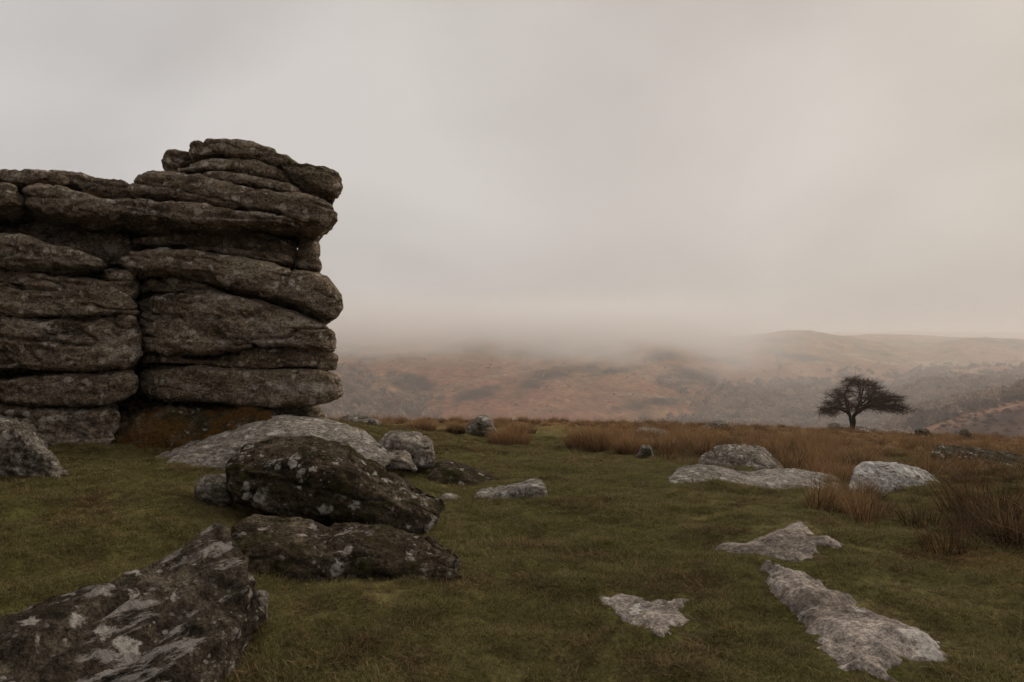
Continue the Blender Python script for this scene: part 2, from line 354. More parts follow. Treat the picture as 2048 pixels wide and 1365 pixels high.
def hill_colours(V_):
    u, v = uv_of(V_); p = V_/1.0; d = np.hypot(p[:, 0], p[:, 1])
    q = np.stack([p[:, 0], p[:, 1]*.6, np.zeros(len(p))], -1)
    n1 = fbm(q/210, 5, 71); n2 = fbm(q/55, 4, 73); n3 = fbm(q/16, 3, 79)
    rust = np.array([.24, .112, .06]); tanb = np.array([.31, .18, .09]); green = np.array([.14, .12, .066]); dark = np.array([.030, .024, .016]); pale = np.array([.36, .30, .20]); wood = np.array([.10, .068, .05])
    g = smooth(n1+.6*n2, -.25, .5)[:, None]; c = rust*(1-g)+tanb*g
    up = smooth(v, 745, 700)[:, None]*.75; gg = smooth(n2+.6*n1, -.3, .3)[:, None]
    c = c*(1-up)+(green*gg+tanb*(1-gg)*1.1)*up
    red = np.maximum(blob(u, v, 1130, 810, 260, 60, wob=n2*.4), 0)[:, None]*.55; c = c*(1-red)+np.array([.20, .078, .05])*red
    w = n2*.55+n3*.25
    dm = np.zeros(len(p))
    for (cu, cv, ru, rv, an) in [(1270,812,48,16,-8),(1330,803,60,9,-6),(1385,754,62,20,4),(1330,712,40,9,-6),(1190,700,40,9,-4),(830,772,60,26,12),(955,788,62,16,-18),(1110,748,50,14,-10),(1230,742,60,7,-8),(1450,720,50,8,6),(1600,715,60,8,8),(1060,770,30,9,-15)]:
        dm = np.maximum(dm, blob(u, v, cu, cv, ru, rv, an, w))
    dm = np.maximum(dm, smooth(n1*.7+n2*.7, .42, .62)*smooth(v, 790, 730)*.8)
    c = c*(1-dm[:, None]*.88)+dark*dm[:, None]*.88
    pm = np.zeros(len(p))
    for (cu, cv, ru, rv, an) in [(1850,728,36,4.5,3),(1775,727,34,2.2,6),(1850,739,32,2.2,6),(1960,744,26,2,4),(1705,709,30,2.5,3),(1640,726,26,2.0,5),(1900,724,22,3,-4),(1735,720,22,1.8,12),(690,800,22,5,0),(720,815,18,3,-6)]:
        pm = np.maximum(pm, blob(u, v, cu, cv, ru, rv, an, w*.35))
    for (cu, cv, ru, rv, an) in [(930,766,80,3,-14),(1000,752,70,2.5,-10),(900,790,60,2.5,-20),(1240,715,70,3,-5),(1340,760,70,3,2),(1300,792,90,3,4),(1430,735,60,3,4)]:
        pm = np.maximum(pm, .45*blob(u, v, cu, cv, ru, rv, an, w*.7))
    c = c*(1-pm[:, None]*.9)+pale*pm[:, None]*.9
    nr_ = smooth(d, 520, 380)[:, None]; c = c*(1-nr_)+(np.array([.10, .055, .038])*(1+n3[:, None]*.5+n2[:, None]*.5))*nr_
    line = np.exp(-(np.abs(n1)/.02)**2)*smooth(d, 500, 700)*.35; c = c*(1-line[:, None])+tanb*1.3*line[:, None]
    return np.clip(c*(1+n3[:, None]*.28), .006, 1)
M_HILL, t, b = new_mat('moorland')
ca = N(t, 'ShaderNodeVertexColor'); ca.layer_name = 'cover'
o_ = N(t, 'ShaderNodeTexCoord').outputs['Object']
f1 = noise_n(t, o_, .12, 6, .7); f2 = noise_n(t, o_, .02, 5, .65)
bc = mixc(t, .9, ca.outputs['Color'], ramp(t, f1, [(.32, (.5, .5, .5)), (.5, (1, 1, 1)), (.68, (1.6, 1.5, 1.4))]), 'MULTIPLY')
bc = mixc(t, .6, bc, ramp(t, f2, [(.35, (.6, .6, .6)), (.5, (1, 1, 1)), (.68, (1.35, 1.3, 1.25))]), 'MULTIPLY')
t.links.new(bc, b.inputs['Base Color'])
hills = mesh_obj('hills', HV, grid_faces(len(FR), len(FAZ), True), M_HILL); tag(hills, kind='structure')
col_attr(hills.data, 'cover', hill_colours(HV))

# ------------------------------------------------------------------ rocks
def curve(u, pts):
    """smooth interpolation through points (Catmull-Rom on v)"""
    pts = sorted(pts); X = np.array([p[0] for p in pts], float); Y = np.array([p[1] for p in pts], float)
    if len(X) < 3: return np.interp(u, X, Y)
    h = np.diff(X); dl = np.diff(Y)/h; m = np.zeros(len(X)); m[0] = dl[0]; m[-1] = dl[-1]
    for i in range(1, len(X)-1):
        m[i] = 0 if dl[i-1]*dl[i] <= 0 else (dl[i-1]+dl[i])/2
    k = np.clip(np.searchsorted(X, u)-1, 0, len(h)-1); s = np.clip((u-X[k])/h[k], 0, 1)
    return (2*s**3-3*s**2+1)*Y[k]+(s**3-2*s**2+s)*h[k]*m[k]+(-2*s**3+3*s**2)*Y[k+1]+(s**3-s**2)*h[k]*m[k+1]
SEED = [100]
def rock_mesh(top, bot, d, depth, amp=.05, e=.55, ends=(40, 40), lean=0.0, nx=None, nr=None, bed=1.0, crease=.04, freq=1.3, rough=.5, plan=.6, bedtilt=.12, joint=0.0, kap=None):
    """a stone whose outline, seen from the path, follows top and bot (photo columns and rows), standing d metres away, depth metres thick"""
    SEED[0] += 7; seed = SEED[0]
    u0, u1 = min(p[0] for p in top), max(p[0] for p in top)
    d0, d1 = d if isinstance(d, tuple) else (d, d)
    wpx = (u1-u0)
    if nx is None: nx = int(np.clip(wpx*.42, 36, 170))
    if nr is None: nr = int(np.clip((max(p[1] for p in bot)-min(p[1] for p in top))*1.1+40, 50, 150))
    s = np.linspace(0, 1, nx); s = .35*s+.65*(1-np.cos(np.pi*s))/2
    u = u0+wpx*s
    vt, vb = curve(u, top), curve(u, bot)
    def rnd(x, r): x = np.clip(x/max(r, 1e-6), 0, 1); return np.sqrt(np.clip(1-(1-x)**2, 0, 1))
    endz = rnd(u-u0, ends[0])*rnd(u1-u, ends[1])
    dm = d0+(d1-d0)*s
    mpx = dm/FPX
    prad = plan*depth/np.mean(mpx)*.5
    prad = min(prad, wpx*.5)
    hy = depth/2*(.15*endz+.85*rnd(u-u0, prad)*rnd(u1-u, prad))
    # below eye level the far upper edge makes the outline, above it the near one
    if kap is None: kap = 1.15 if e < .6 else .6
    zt = CAMZ-(dm+np.where(vt > VC, kap*hy, 0))*(vt-VC)/FPX; zb = CAMZ-dm*(vb-VC)/FPX
    hz = np.maximum((zt-zb)/2, .012)*endz; zmid = zb+np.maximum((zt-zb)/2, .012)
    th = np.linspace(0, 2*np.pi, 4001)
    ct, st = np.cos(th), np.sin(th)
    cy_ = np.sign(ct)*np.abs(ct)**e; sz_ = np.sign(st)*np.abs(st)**e
    # rows spread along the section by length, closer together on the side that faces the path
    A_, B_ = np.max(hy), np.max(hz); seg_ = np.hypot(np.diff(cy_)*A_, np.diff(sz_)*B_)
    wgt = np.where((cy_[1:] < -.2) | (sz_[1:] > .6), 1.0, .35); wgt = wgt*np.where(cy_[1:] < -.75, 1.6, 1.0)
    al = np.concatenate([[0], np.cumsum(seg_*wgt)]); tt = np.linspace(0, al[-1], nr, endpoint=False)
    cy_ = np.interp(tt, al, cy_); sz_ = np.interp(tt, al, sz_)
    uc = (u0+u1)/2; dirx = (uc-UC)/FPX; L = math.hypot(dirx, 1); dr = np.array([dirx/L, 1/L, 0])
    cx = dm*(u-UC)/FPX; cyy = dm; cz = zmid
    Z = hz[:, None]*sz_[None, :]; Y = hy[:, None]*cy_[None, :]
    X = cx[:, None]+dr[0]*(Y+.6*hy[:, None]); YY = cyy[:, None]+dr[1]*(Y+.6*hy[:, None]); ZZ = cz[:, None]+Z
    V_ = np.stack([X, YY, ZZ], -1)
    if lean:      # tip the stone: the upper edge lies farther from (or nearer to) the path than the lower one
        k = 1+lean*Z/dm[:, None]
        V_[..., 0] *= k; V_[..., 1] *= k; V_[..., 2] = CAMZ+(V_[..., 2]-CAMZ)*k
    return weather(V_, seed, np.repeat(np.clip(endz, .25, 1), nr), amp, freq, bed, rough, crease, bedtilt, joint)
def weather(V_, seed, fade, amp, freq, bed, rough, crease, bedtilt, joint):
    """swell, chip and crack a ring-shaped grid of points"""
    nx, nr = V_.shape[:2]
    # surface normals
    du = np.gradient(V_, axis=0); dt = (np.roll(V_, -1, 1)-np.roll(V_, 1, 1))
    n = np.cross(du, dt); ln = np.linalg.norm(n, axis=-1, keepdims=True); n = np.where(ln > 1e-9, n/np.maximum(ln, 1e-9), 0)
    p = V_.reshape(-1, 3); cen_ = p.mean(0)
    if np.mean(np.sum(n.reshape(-1, 3)*(p-cen_), 1)) < 0: n = -n
    n = n.reshape(-1, 3)
    q = p.copy(); q[:, 2] += bedtilt*q[:, 0]
    an = np.array([1, 1, 1+1.6*bed])
    dis = fbm(q*freq*an, 3, seed, .5)*amp
    dis += fbm(q*freq*3.3*an, 4, seed+3, .5)*amp*.45*rough*2
    # chipped, stepped faces
    r1 = perlin(q*np.array([2.1, 2.1, 3.2]), seed+5); dis -= np.maximum(0, .16-np.abs(r1))*amp*1.7
    dis += fbm(q*11.0, 3, seed+9)*amp*.30*rough*2
    # bedding cracks
    wrp = fbm(q*1.6, 3, seed+21)[:, None]
    g = perlin(q*np.array([.42, .42, 3.4])+wrp*.25, seed+11); g2 = perlin(q*np.array([.9, .9, .9]), seed+13)
    dis -= crease*1.5*np.exp(-(g/.05)**2)*smooth(g2, -.2, .1)*bed
    g = perlin(q*np.array([.9, .9, 7.5])+wrp*.3, seed+15); g2 = perlin(q*np.array([1.4, 1.4, 2.4]), seed+16)
    dis -= crease*.7*np.exp(-(g/.07)**2)*smooth(g2, .0, .25)*bed
    if joint:    # upright joints and broken corners
        g = perlin(q*np.array([1.5, 1.5, .22])+wrp*.18, seed+41); g2 = perlin(q*np.array([.8, .8, 1.5]), seed+43)
        dis -= joint*np.exp(-(g/.035)**2)*smooth(g2, .05, .25)
        g = perlin(q*np.array([1.1, 1.1, 1.9]), seed+45); dis -= joint*.8*smooth(g, .22, .32)
    p = p+n*(dis*fade)[:, None]
    F = grid_faces(nx, nr, True)
    # close the tips
    return p, F, cen_
def rock(name, top, bot, d, depth, mat, parent=None, label=None, cat='rock', group=None, **kw):
    p, F, cen_ = rock_mesh(top, bot, d, depth, **kw)
    org = cen_.copy(); org[2] = p[:, 2].min()
    o = mesh_obj(name, p, F, mat, parent, origin=org)
    if label: tag(o, label, cat, group)
    return o
def flat(v, us): return [(u, v) for u in us]

# --- the tor: one outcrop of stacked slabs
tor = tag(empty('granite_tor', tuple(P(330, 900, 11.5))), 'tall weathered granite tor of stacked slabs rising against the misty sky', 'rock outcrop')
TS = [
 # top, bot, d, depth, kwargs
 ([(378,292),(396,288),(440,289),(484,295),(527,302),(558,315),(585,328),(615,337),(650,343),(677,354),(686,370)],
  [(378,325),(409,330),(440,326),(484,328),(527,337),(558,354),(585,372),(615,387),(650,398),(668,406),(686,384)], 11.2, 2.6, dict(ends=(14, 16), amp=.05, bed=.6)),
 ([(322,317),(340,306),(365,308),(392,312)], [(322,324),(338,338),(354,348),(392,330)], 11.6, 1.6, dict(ends=(8, 20), amp=.045)),
 ([(350,350),(382,338),(440,325),(484,326),(519,332),(549,345),(582,366)], [(350,355),(396,355),(440,357),(484,361),(527,370),(582,378)], 11.1, 2.6, dict(ends=(8, 30), amp=.035)),
 ([(398,356),(440,350),(484,354),(527,363),(570,374),(606,388)], [(398,364),(440,372),(484,382),(527,388),(570,396),(606,400)], 10.95, 2.4, dict(ends=(16, 26), amp=.03)),
 ([(259,378),(275,367),(300,356),(309,352),(330,353),(360,356),(400,361),(440,371),(484,378),(527,385),(570,391),(600,396),(630,402),(655,412),(671,426),(676,440)],
  [(259,381),(275,400),(300,406),(360,415),(420,424),(484,436),(540,446),(590,460),(620,470),(636,474),(652,462),(668,450),(676,444)], 10.8, 3.2, dict(ends=(8, 14), amp=.055, bed=.8)),
 ([(200,412),(240,404),(275,405),(310,409),(360,414),(420,421),(484,430),(540,440),(600,452)],
  [(200,440),(260,449),(300,456),(360,461),(440,464),(520,464),(570,466),(600,464)], 10.7, 3.2, dict(ends=(40, 40), amp=.06)),
 ([(44,392),(60,380),(100,376),(140,383),(180,397),(215,407),(252,418)], [(44,418),(100,438),(160,446),(220,452),(252,450)], 10.5, 3.0, dict(ends=(12, 40), amp=.06)),
 ([(-130,378),(-60,376),(0,375),(30,377),(52,388)], [(-130,425),(-60,428),(0,428),(52,424)], 10.5, 3.0, dict(ends=(20, 12), amp=.06)),
 ([(-130,340),(-40,343),(0,345),(40,347),(90,351),(140,362)], [(-130,376),(0,380),(50,381),(100,380),(140,376)], 10.9, 2.8, dict(ends=(20, 20), amp=.05)),
 ([(90,350),(102,344),(140,349),(180,353),(220,357),(250,365),(272,380)], [(90,366),(140,384),(200,402),(240,410),(272,402)], 11.3, 2.4, dict(ends=(10, 20), amp=.05)),
 # recess under the capping slabs
 ([(20,458),(70,448),(110,452),(160,462),(220,470),(270,480)], [(20,505),(110,512),(190,528),(270,530)], 11.5, 2.0, dict(ends=(16, 20), amp=.07, mat='L')),
 ([(-130,440),(-40,445),(40,455),(90,470)], [(-130,480),(-40,485),(40,490),(90,490)], 11.6, 2.0, dict(ends=(20, 20), amp=.07)),
 ([(-130,462),(-40,466),(0,470),(40,475),(90,488),(130,500),(170,515),(200,525),(214,532)], [(-130,540),(0,545),(60,545),(120,548),(180,544),(214,538)], 10.4, 3.0, dict(ends=(20, 14), amp=.055, mat='L')),
 ([(198,545),(220,534),(245,535),(265,542),(279,562)], [(198,575),(240,592),(262,602),(279,592)], 10.6, 2.0, dict(ends=(14, 12), amp=.045)),
 # left lower tier
 ([(-130,538),(0,540),(60,542),(110,550),(150,557),(200,566),(240,578),(260,592)], [(-130,580),(0,580),(100,590),(200,600),(260,606)], 10.5, 3.0, dict(ends=(20, 14), amp=.045)),
 ([(-130,562),(0,564),(60,568),(120,574),(200,582),(250,594),(274,612)], [(-130,632),(0,633),(60,640),(140,640),(200,630),(274,626)], 10.35, 3.2, dict(ends=(20, 14), amp=.05, bed=1.3, e=.3)),
 ([(-130,626),(0,629),(60,637),(140,638),(200,630),(260,622),(283,642)], [(-130,740),(60,743),(140,741),(220,735),(268,726),(283,708)], 10.35, 3.4, dict(ends=(20, 18), amp=.055, bed=1.2, e=.28)),
 ([(-130,756),(0,755),(50,752),(100,745),(180,741),(250,741),(276,755)], [(-130,797),(0,799),(80,804),(160,806),(230,800),(276,785)], 10.2, 3.0, dict(ends=(20, 22), amp=.045, e=.36)),
 ([(-130,800),(0,805),(60,808),(120,808),(190,810),(228,815),(242,835)], [(-130,905),(60,905),(110,910),(160,908),(200,895),(242,868)], 10.0, 2.6, dict(ends=(20, 20), amp=.06, mat='L')),
 # right stack
 ([(263,484),(300,475),(360,469),(420,464),(500,466),(560,474),(594,486)], [(263,500),(330,500),(380,503),(430,510),(480,519),(540,528),(594,533)], 11.4, 2.8, dict(ends=(10, 8), amp=.035)),
 ([(372,494),(440,500),(500,505),(560,510),(588,516)], [(372,506),(440,516),(500,526),(540,534),(588,537)], 11.2, 2.6, dict(ends=(14, 8), amp=.03)),
 ([(596,484),(615,474),(632,481),(641,495)], [(596,503),(615,510),(632,516),(641,510)], 11.45, 1.6, dict(ends=(8, 8), amp=.03)),
 ([(581,512),(597,498),(620,498),(636,515),(644,531)], [(581,540),(610,545),(635,547),(644,540)], 11.35, 1.6, dict(ends=(8, 8), amp=.03)),
 ([(243,514),(280,505),(330,502),(380,502),(430,508),(480,515),(540,531),(580,540),(620,545),(645,553),(665,575),(680,598),(687,614)],
  [(243,532),(280,554),(330,557),(380,560),(420,568),(460,584),(500,597),(540,607),(580,618),(610,632),(640,648),(652,650),(675,632),(687,620)], 10.7, 3.4, dict(ends=(10, 8), amp=.05, bed=.7)),
 ([(277,572),(300,560),(340,557),(380,559),(410,569),(460,587)], [(277,592),(340,592),(400,592),(460,598)], 10.95, 2.6, dict(ends=(10, 20), amp=.03)),
 ([(275,612),(300,594),(340,586),(390,585),(450,590),(500,602),(540,614),(580,625),(620,639),(650,654),(671,674)],
  [(275,694),(330,704),(380,707),(430,707),(480,702),(540,692),(600,694),(640,702),(671,702)], 10.8, 3.6, dict(ends=(14, 12), amp=.05, crease=.07, bed=1.1, e=.3)),
 ([(470,604),(500,603),(560,618),(600,631),(640,646),(671,668)], [(470,622),(510,627),(560,636),(600,650),(640,660),(671,680)], 10.7, 2.4, dict(ends=(30, 12), amp=.03)),
 ([(284,712),(330,706),(400,713),(450,707),(500,698),(560,691),(610,693),(650,701),(673,714)],
  [(284,724),(350,726),(420,728),(480,732),(540,734),(600,732),(650,738),(673,734)], 10.85, 3.4, dict(ends=(8, 8), amp=.035, e=.32)),
 ([(280,742),(310,730),(360,727),(420,728),(480,732),(540,733),(600,732),(640,738),(665,748),(680,764),(686,784)],
  [(280,770),(300,790),(350,797),(420,799),(480,805),(540,810),(600,809),(640,804),(668,796),(686,787)], 10.75, 3.6, dict(ends=(22, 10), amp=.04, bed=.7, e=.36)),
 # footing
 ([(470,822),(520,812),(560,808),(620,810),(642,822),(664,850)], [(470,880),(520,885),(560,885),(620,885),(642,880),(664,872)], 11.3, 2.4, dict(ends=(20, 14), amp=.05)),
]
for top, bot, d, depth, kw in TS:
    upper = min(b_ for a_, b_ in top) < 560 and 'e' not in kw; gt, gb = (0, 0) if upper else (1.5, 2.5)
    m = {'L': M_TORL}.get(kw.pop('mat', None), M_TOR); kw['e'] = kw.get('e', .42)*(.9 if upper else .66); kw.setdefault('kap', .08); top = [(a_, b_-gt) for a_, b_ in top]; bot = [(a_, b_+gb) for a_, b_ in bot]; kw['ends'] = (kw['ends'][0]*.7, kw['ends'][1]*.8); kw.setdefault('plan', .42); kw['amp'] *= .95; kw.setdefault('crease', .058); kw.setdefault('joint', .05); kw.setdefault('lean', random.uniform(.0, .3)); d += random.uniform(-.07, .07)
    rock('slab', top, bot, d, depth, m, tor, **kw)
rock('mossy_footing', [(225,828),(262,806),(320,799),(370,801),(420,802),(480,807),(530,815),(560,830)], [(225,930),(300,942),(360,938),(420,925),(480,905),(560,885)], 9.9, 2.2, M_MOSSY, tor, ends=(20, 20), amp=.10, bed=.2, e=.8, lean=1.3, kap=.2, joint=.05)
# heart of the outcrop, seen only as black in the joints
rock('core', [(-160,400),(0,400),(200,410),(400,430),(600,452)], [(-160,880),(0,880),(200,880),(400,870),(600,865)], 12.6, 2.6, M_TOR, tor, ends=(40, 40), amp=.05, nx=60, nr=60)
# unseen slabs left of the tor, added to cut skylight on the ground
def shade_slab(x0, x1, y0, y1, z0, z1):
    nx_, nr_ = 46, 56; s_ = np.linspace(0, 1, nx_); th = np.linspace(0, 2*np.pi, nr_, endpoint=False); e_ = .35
    r_ = np.sqrt(np.clip(1-np.abs(2*s_-1)**6, 0, 1)); L_ = np.stack([np.zeros(nx_), y0+(y1-y0)*s_], -1)
    X = (x0+x1)/2+(x1-x0)/2*r_[:, None]*(np.sign(np.cos(th))*np.abs(np.cos(th))**e_)[None]; Z = (z0+z1)/2+(z1-z0)/2*r_[:, None]*(np.sign(np.sin(th))*np.abs(np.sin(th))**e_)[None]
    Y = np.repeat(L_[:, 1:2], nr_, 1); p = np.stack([X, Y, Z], -1).reshape(-1, 3); p[:, 0] -= .75*(p[:, 1]-4)
    SEED[0] += 7; c_ = p.mean(0); n_ = p-c_; n_ /= np.maximum(np.linalg.norm(n_, axis=1), 1e-6)[:, None]
    p = p+n_*(fbm(p*np.array([1.2, 1.2, 2.5]), 4, SEED[0])*.16)[:, None]
    mesh_obj('slab', p, grid_faces(nx_, nr_, True), M_TOR, tor, origin=(c_[0], c_[1], p[:, 2].min()))  # out-of-view sky blocker, shaped like the tor's slabs
for z0, z1, in ((0, 1.3), (1.25, 2.3), (2.25, 3.5), (3.45, 4.3)):
    shade_slab(-9.2+random.uniform(-.2, .2), -5.2+random.uniform(-.25, .1), .3+random.uniform(-.4, .4), 8.6+random.uniform(-.3, .3), z0, z1)
# --- boulders at the foot of the tor
rock('boulder', [(453,930),(465,906),(490,890),(530,882),(580,877),(640,880),(690,890),(740,912),(790,936),(840,960),(870,978),(887,997)],
     [(453,985),(470,1008),(520,1028),(600,1042),(680,1050),(760,1058),(820,1064),(850,1060),(875,1042),(887,1012)], 6.2, 1.5, M_DARK,
     label='big dark lichen-spotted boulder propped on the slab in front of the tor', cat='boulder', ends=(12, 10), amp=.06, bed=.5, e=.46, lean=.35, nx=180, nr=130, joint=.05)
rock('boulder', [(450,1048),(490,1030),(530,1032),(570,1042),(625,1062),(645,1069),(700,1063),(760,1070),(800,1082),(850,1088),(890,1095),(921,1112)],
     [(450,1170),(520,1192),(600,1202),(680,1208),(750,1202),(820,1188),(880,1172),(908,1156),(921,1132)], 4.75, .9, M_DARK,
     label='long low dark slab of rock lying under the propped boulder', cat='boulder', ends=(14, 10), amp=.055, bed=.5, e=.45, lean=.3, nx=180, nr=120, joint=.04, kap=.8)
def plank(name, left, right, thick, mat, label, cat, nx=190, nr=170, e=.34, **kw):
    """a long slab given by the two long edges of its upper face (real positions) and its thickness"""
    SEED[0] += 7; s_ = np.linspace(0, 1, nx); s_ = .5*s_+.5*(1-np.cos(np.pi*s_))/2
    def ed(pts): pts = np.array(pts, float); q = np.linspace(0, 1, len(pts)); return np.stack([np.interp(s_, q, pts[:, k]) for k in range(3)], -1)
    L_, R_ = ed(left), ed(right); c_ = (L_+R_)/2; c_[:, 2] -= thick/2; w = (R_-L_)/2
    end = np.sqrt(np.clip(1-np.clip((s_-.965)/.035, 0, 1)**2, 0, 1))*np.sqrt(np.clip(1-np.clip((.05-s_)/.05, 0, 1)**2, 0, 1))
    th = np.linspace(0, 2*np.pi, 4001); cc = np.sign(np.cos(th))*np.abs(np.cos(th))**e; ss = np.sign(np.sin(th))*np.abs(np.sin(th))**e
    wg = np.where(ss[1:] > -.3, 1., .3); al = np.concatenate([[0], np.cumsum(np.hypot(np.diff(cc)*.5, np.diff(ss)*thick/2)*wg)]); tt = np.linspace(0, al[-1], nr, endpoint=False)
    cc, ss = np.interp(tt, al, cc), np.interp(tt, al, ss)
    V_ = c_[:, None]+w[:, None]*cc[None, :, None]*end[:, None, None]; V_[..., 2] += thick/2*ss[None]*(.25+.75*end)[:, None]*(end > 0)[:, None]
    p, F, cen_ = weather(V_, SEED[0], np.repeat(np.clip(end, .2, 1), nr), **kw)
    org = cen_.copy(); org[2] = p[:, 2].min()
    return tag(mesh_obj(name, p, F, mat, origin=org), label, cat)
plank('boulder', [(-3.15,1.0,.44),(-2.75,1.9,.51),(-2.22,2.96,.56),(-1.95,3.5,.61),(-1.72,4.12,.66)], [(-1.55,1.0,-.02),(-1.48,1.9,.06),(-1.42,2.75,.16),(-1.36,3.25,.29),(-1.36,3.76,.43)], .68, M_STREAK,
      'large tilted slab streaked with pale lichen in the bottom left foreground', 'boulder', amp=.04, freq=1.9, bed=.5, rough=.55, crease=.035, bedtilt=-.35, joint=.03)
rock('rock', [(496,1190),(520,1165),(560,1170),(600,1168),(650,1172),(690,1190)], [(496,1290),(540,1262),(580,1235),(620,1220),(660,1210),(690,1205)], 4.35, .6, M_DARK,
     label='rough lichen-crusted ledge below the long slab at the streaked slab end', cat='rock', ends=(10, 20), amp=.05, rough=.9, lean=.5)
rock('rock', [(390,1270),(430,1235),(470,1215),(510,1195),(535,1200)], [(390,1400),(430,1370),(470,1330),(510,1290),(535,1250)], 3.75, .5, M_CRAG,
     label='knobbly crusted rock under the right edge of the streaked slab', cat='rock', ends=(16, 12), amp=.05, rough=.9, lean=.5)
rock('rock', [(388,968),(400,950),(430,945),(456,953),(470,972)], [(388,1002),(400,1016),(430,1020),(470,1012)], 6.5, .5, M_CRAG,
     label='small upright rock just left of the big dark boulder', cat='rock', ends=(10, 10), amp=.03, rough=.9)
rock('rock', [(296,922),(340,905),(400,888),(460,866),(520,848),(570,841),(620,843),(680,851),(730,866),(765,884),(782,905)],
     [(296,930),(340,938),(400,945),(460,952),(520,955),(600,955),(680,950),(740,945),(782,930)], 8.6, 1.8, M_PALE,
     label='broad pale grey slab sloping between the tor and the dark boulder', cat='rock slab', ends=(20, 16), amp=.04, bed=.2, e=.8, lean=1.6, nx=170, nr=90, kap=.25, joint=.03)
rock('rock', [(752,884),(780,868),(820,865),(845,872),(864,890),(869,908)], [(752,915),(800,925),(830,938),(855,942),(869,925)], 9.3, .9, M_MID,
     label='blocky pale rock at the right end of the sloping slab', cat='rock', ends=(8, 6), amp=.05, e=.36, joint=.04, kap=.8)
rock('rock', [(763,918),(780,906),(800,906),(826,918),(836,932)], [(763,940),(800,945),(836,948)], 8.5, .6, M_MID,
     label='low lichened block wedged in front of the blocky pale rock', cat='rock', ends=(6, 6), amp=.04, e=.36, joint=.03, kap=.7)
rock('rock', [(855,944),(880,928),(900,927),(930,936),(970,950),(1000,965),(1008,973)], [(855,975),(900,984),(950,986),(985,984),(1008,978)], 8.9, .7, M_DARK,
     label='dark wedge-shaped slab tilting down to the grass right of the boulder', cat='rock', ends=(10, 6), amp=.03, e=.45, lean=.4, kap=.7)
rock('rock', [(948,988),(1000,979),(1040,974),(1075,970),(1090,976),(1096,988)], [(948,1006),(1000,1010),(1040,1010),(1070,1010),(1096,1004)], 7.9, .55, M_PALE,
     label='flat pale stone lying in the turf beyond the dark boulder', cat='stone', ends=(14, 6), amp=.025, e=.42, kap=.15)
rock('rock', [(880,993),(895,988),(915,993),(925,999)], [(880,1004),(900,1006),(925,1004)], 7.9, .3, M_PALE, label='tiny stone peeping out behind the dark boulder right end', cat='stone', ends=(8, 8), amp=.015, e=.8)
rock('rock', [(905,1112),(930,1103),(955,1105),(977,1112)], [(905,1126),(940,1128),(977,1122)], 5.45, .4, M_PALE, label='small flat stone at the right tip of the long dark slab', cat='stone', ends=(10, 10), amp=.02, e=.7)
rock('rock', [(-90,830),(-30,828),(0,832),(30,838),(60,852),(85,875),(105,900),(120,925),(135,938)], [(-90,990),(0,985),(40,978),(80,978),(110,962),(135,946)], 7.0, .9, M_CRAG,
     label='rough crumbling crag at the left edge in front of the tor', cat='rock', ends=(20, 10), amp=.06, rough=.75, freq=2.4, bed=.2, nx=110, nr=110, lean=.3)
rock('rock', [(-40,988),(-20,982),(0,985),(8,1000)], [(-40,1015),(0,1015),(8,1008)], 6.3, .35, M_CRAG, label='small stone cut by the left edge below the rough crag', cat='stone', ends=(8, 6), amp=.02)
# --- stones on the far side of the lawn
rock('rock', [(681,840),(700,829),(725,830),(745,836),(765,846)], [(681,858),(720,860),(765,858)], 16.3, 1.0, M_FAR, label='low rock on the grass just right of the tor foot', cat='rock', ends=(8, 12), amp=.05)
rock('rock', [(733,848),(742,838),(752,840),(760,852)], [(733,858),(745,860),(760,858)], 15.6, .4, M_FAR, label='small dark stone before the low rock near the tor', cat='stone', ends=(6, 6), amp=.03)
rock('rock', [(930,856),(944,840),(962,830),(976,834),(987,845),(994,858)], [(930,868),(960,872),(994,870)], 17.2, .8, M_FAR, label='pointed grey boulder standing between rush clumps at the lawn edge', cat='boulder', ends=(8, 8), amp=.05)
rock('rock', [(1272,905),(1285,892),(1297,892),(1308,906)], [(1272,918),(1290,920),(1308,918)], 13.2, .4, M_FAR, label='little rounded stone at the foot of the big rush clump', cat='stone', ends=(8, 8), amp=.03)
rock('rock', [(1395,918),(1420,905),(1450,893),(1480,890),(1510,898),(1545,915),(1575,938)], [(1395,950),(1450,955),(1510,955),(1575,948)], 11.3, 1.2, M_MID, label='grey domed rock at the edge of the tan rushes', cat='rock', ends=(14, 14), amp=.05, e=.7, lean=.9, joint=.04, kap=.35)
rock('rock', [(1310,985),(1328,958),(1350,945),(1400,940),(1450,946),(1500,955),(1560,950),(1610,953),(1650,960),(1690,968),(1730,985)], [(1310,1000),(1350,1008),(1450,1010),(1560,1010),(1650,1008),(1730,1000)], 9.2, 1.2, M_PALE,
     label='long flat lichened rock rising from the lawn with a mossy left end', cat='rock', ends=(12, 20), amp=.03, e=.5, lean=1.0, nx=150, nr=90, joint=.025, kap=.35)
rock('rock', [(1695,960),(1708,938),(1730,930),(1770,927),(1810,932),(1850,948),(1890,972),(1930,1000)], [(1695,1000),(1740,1015),(1800,1025),(1870,1025),(1930,1010)], 9.0, 1.1, M_WHITE,
     label='rounded rock crusted with bright white lichen among the right hand rushes', cat='rock', ends=(10, 12), amp=.05, e=.6, lean=.5, nx=120, nr=100, kap=.5, joint=.04)
rock('rock', [(1860,896),(1885,888),(1930,893),(1990,900),(2050,910),(2120,925)], [(1860,930),(1930,945),(2050,960),(2120,960)], 13.0, 1.6, M_DARK, label='long dark slab half sunk in rushes at the right edge', cat='rock', ends=(12, 20), amp=.05, e=.5)
rock('rock', [(1295,1022),(1310,1012),(1328,1010),(1345,1018)], [(1295,1032),(1320,1034),(1345,1030)], 7.3, .35, M_BED, label='small half-buried stone left below the long flat rock', cat='stone', ends=(10, 10), amp=.02, e=.8)
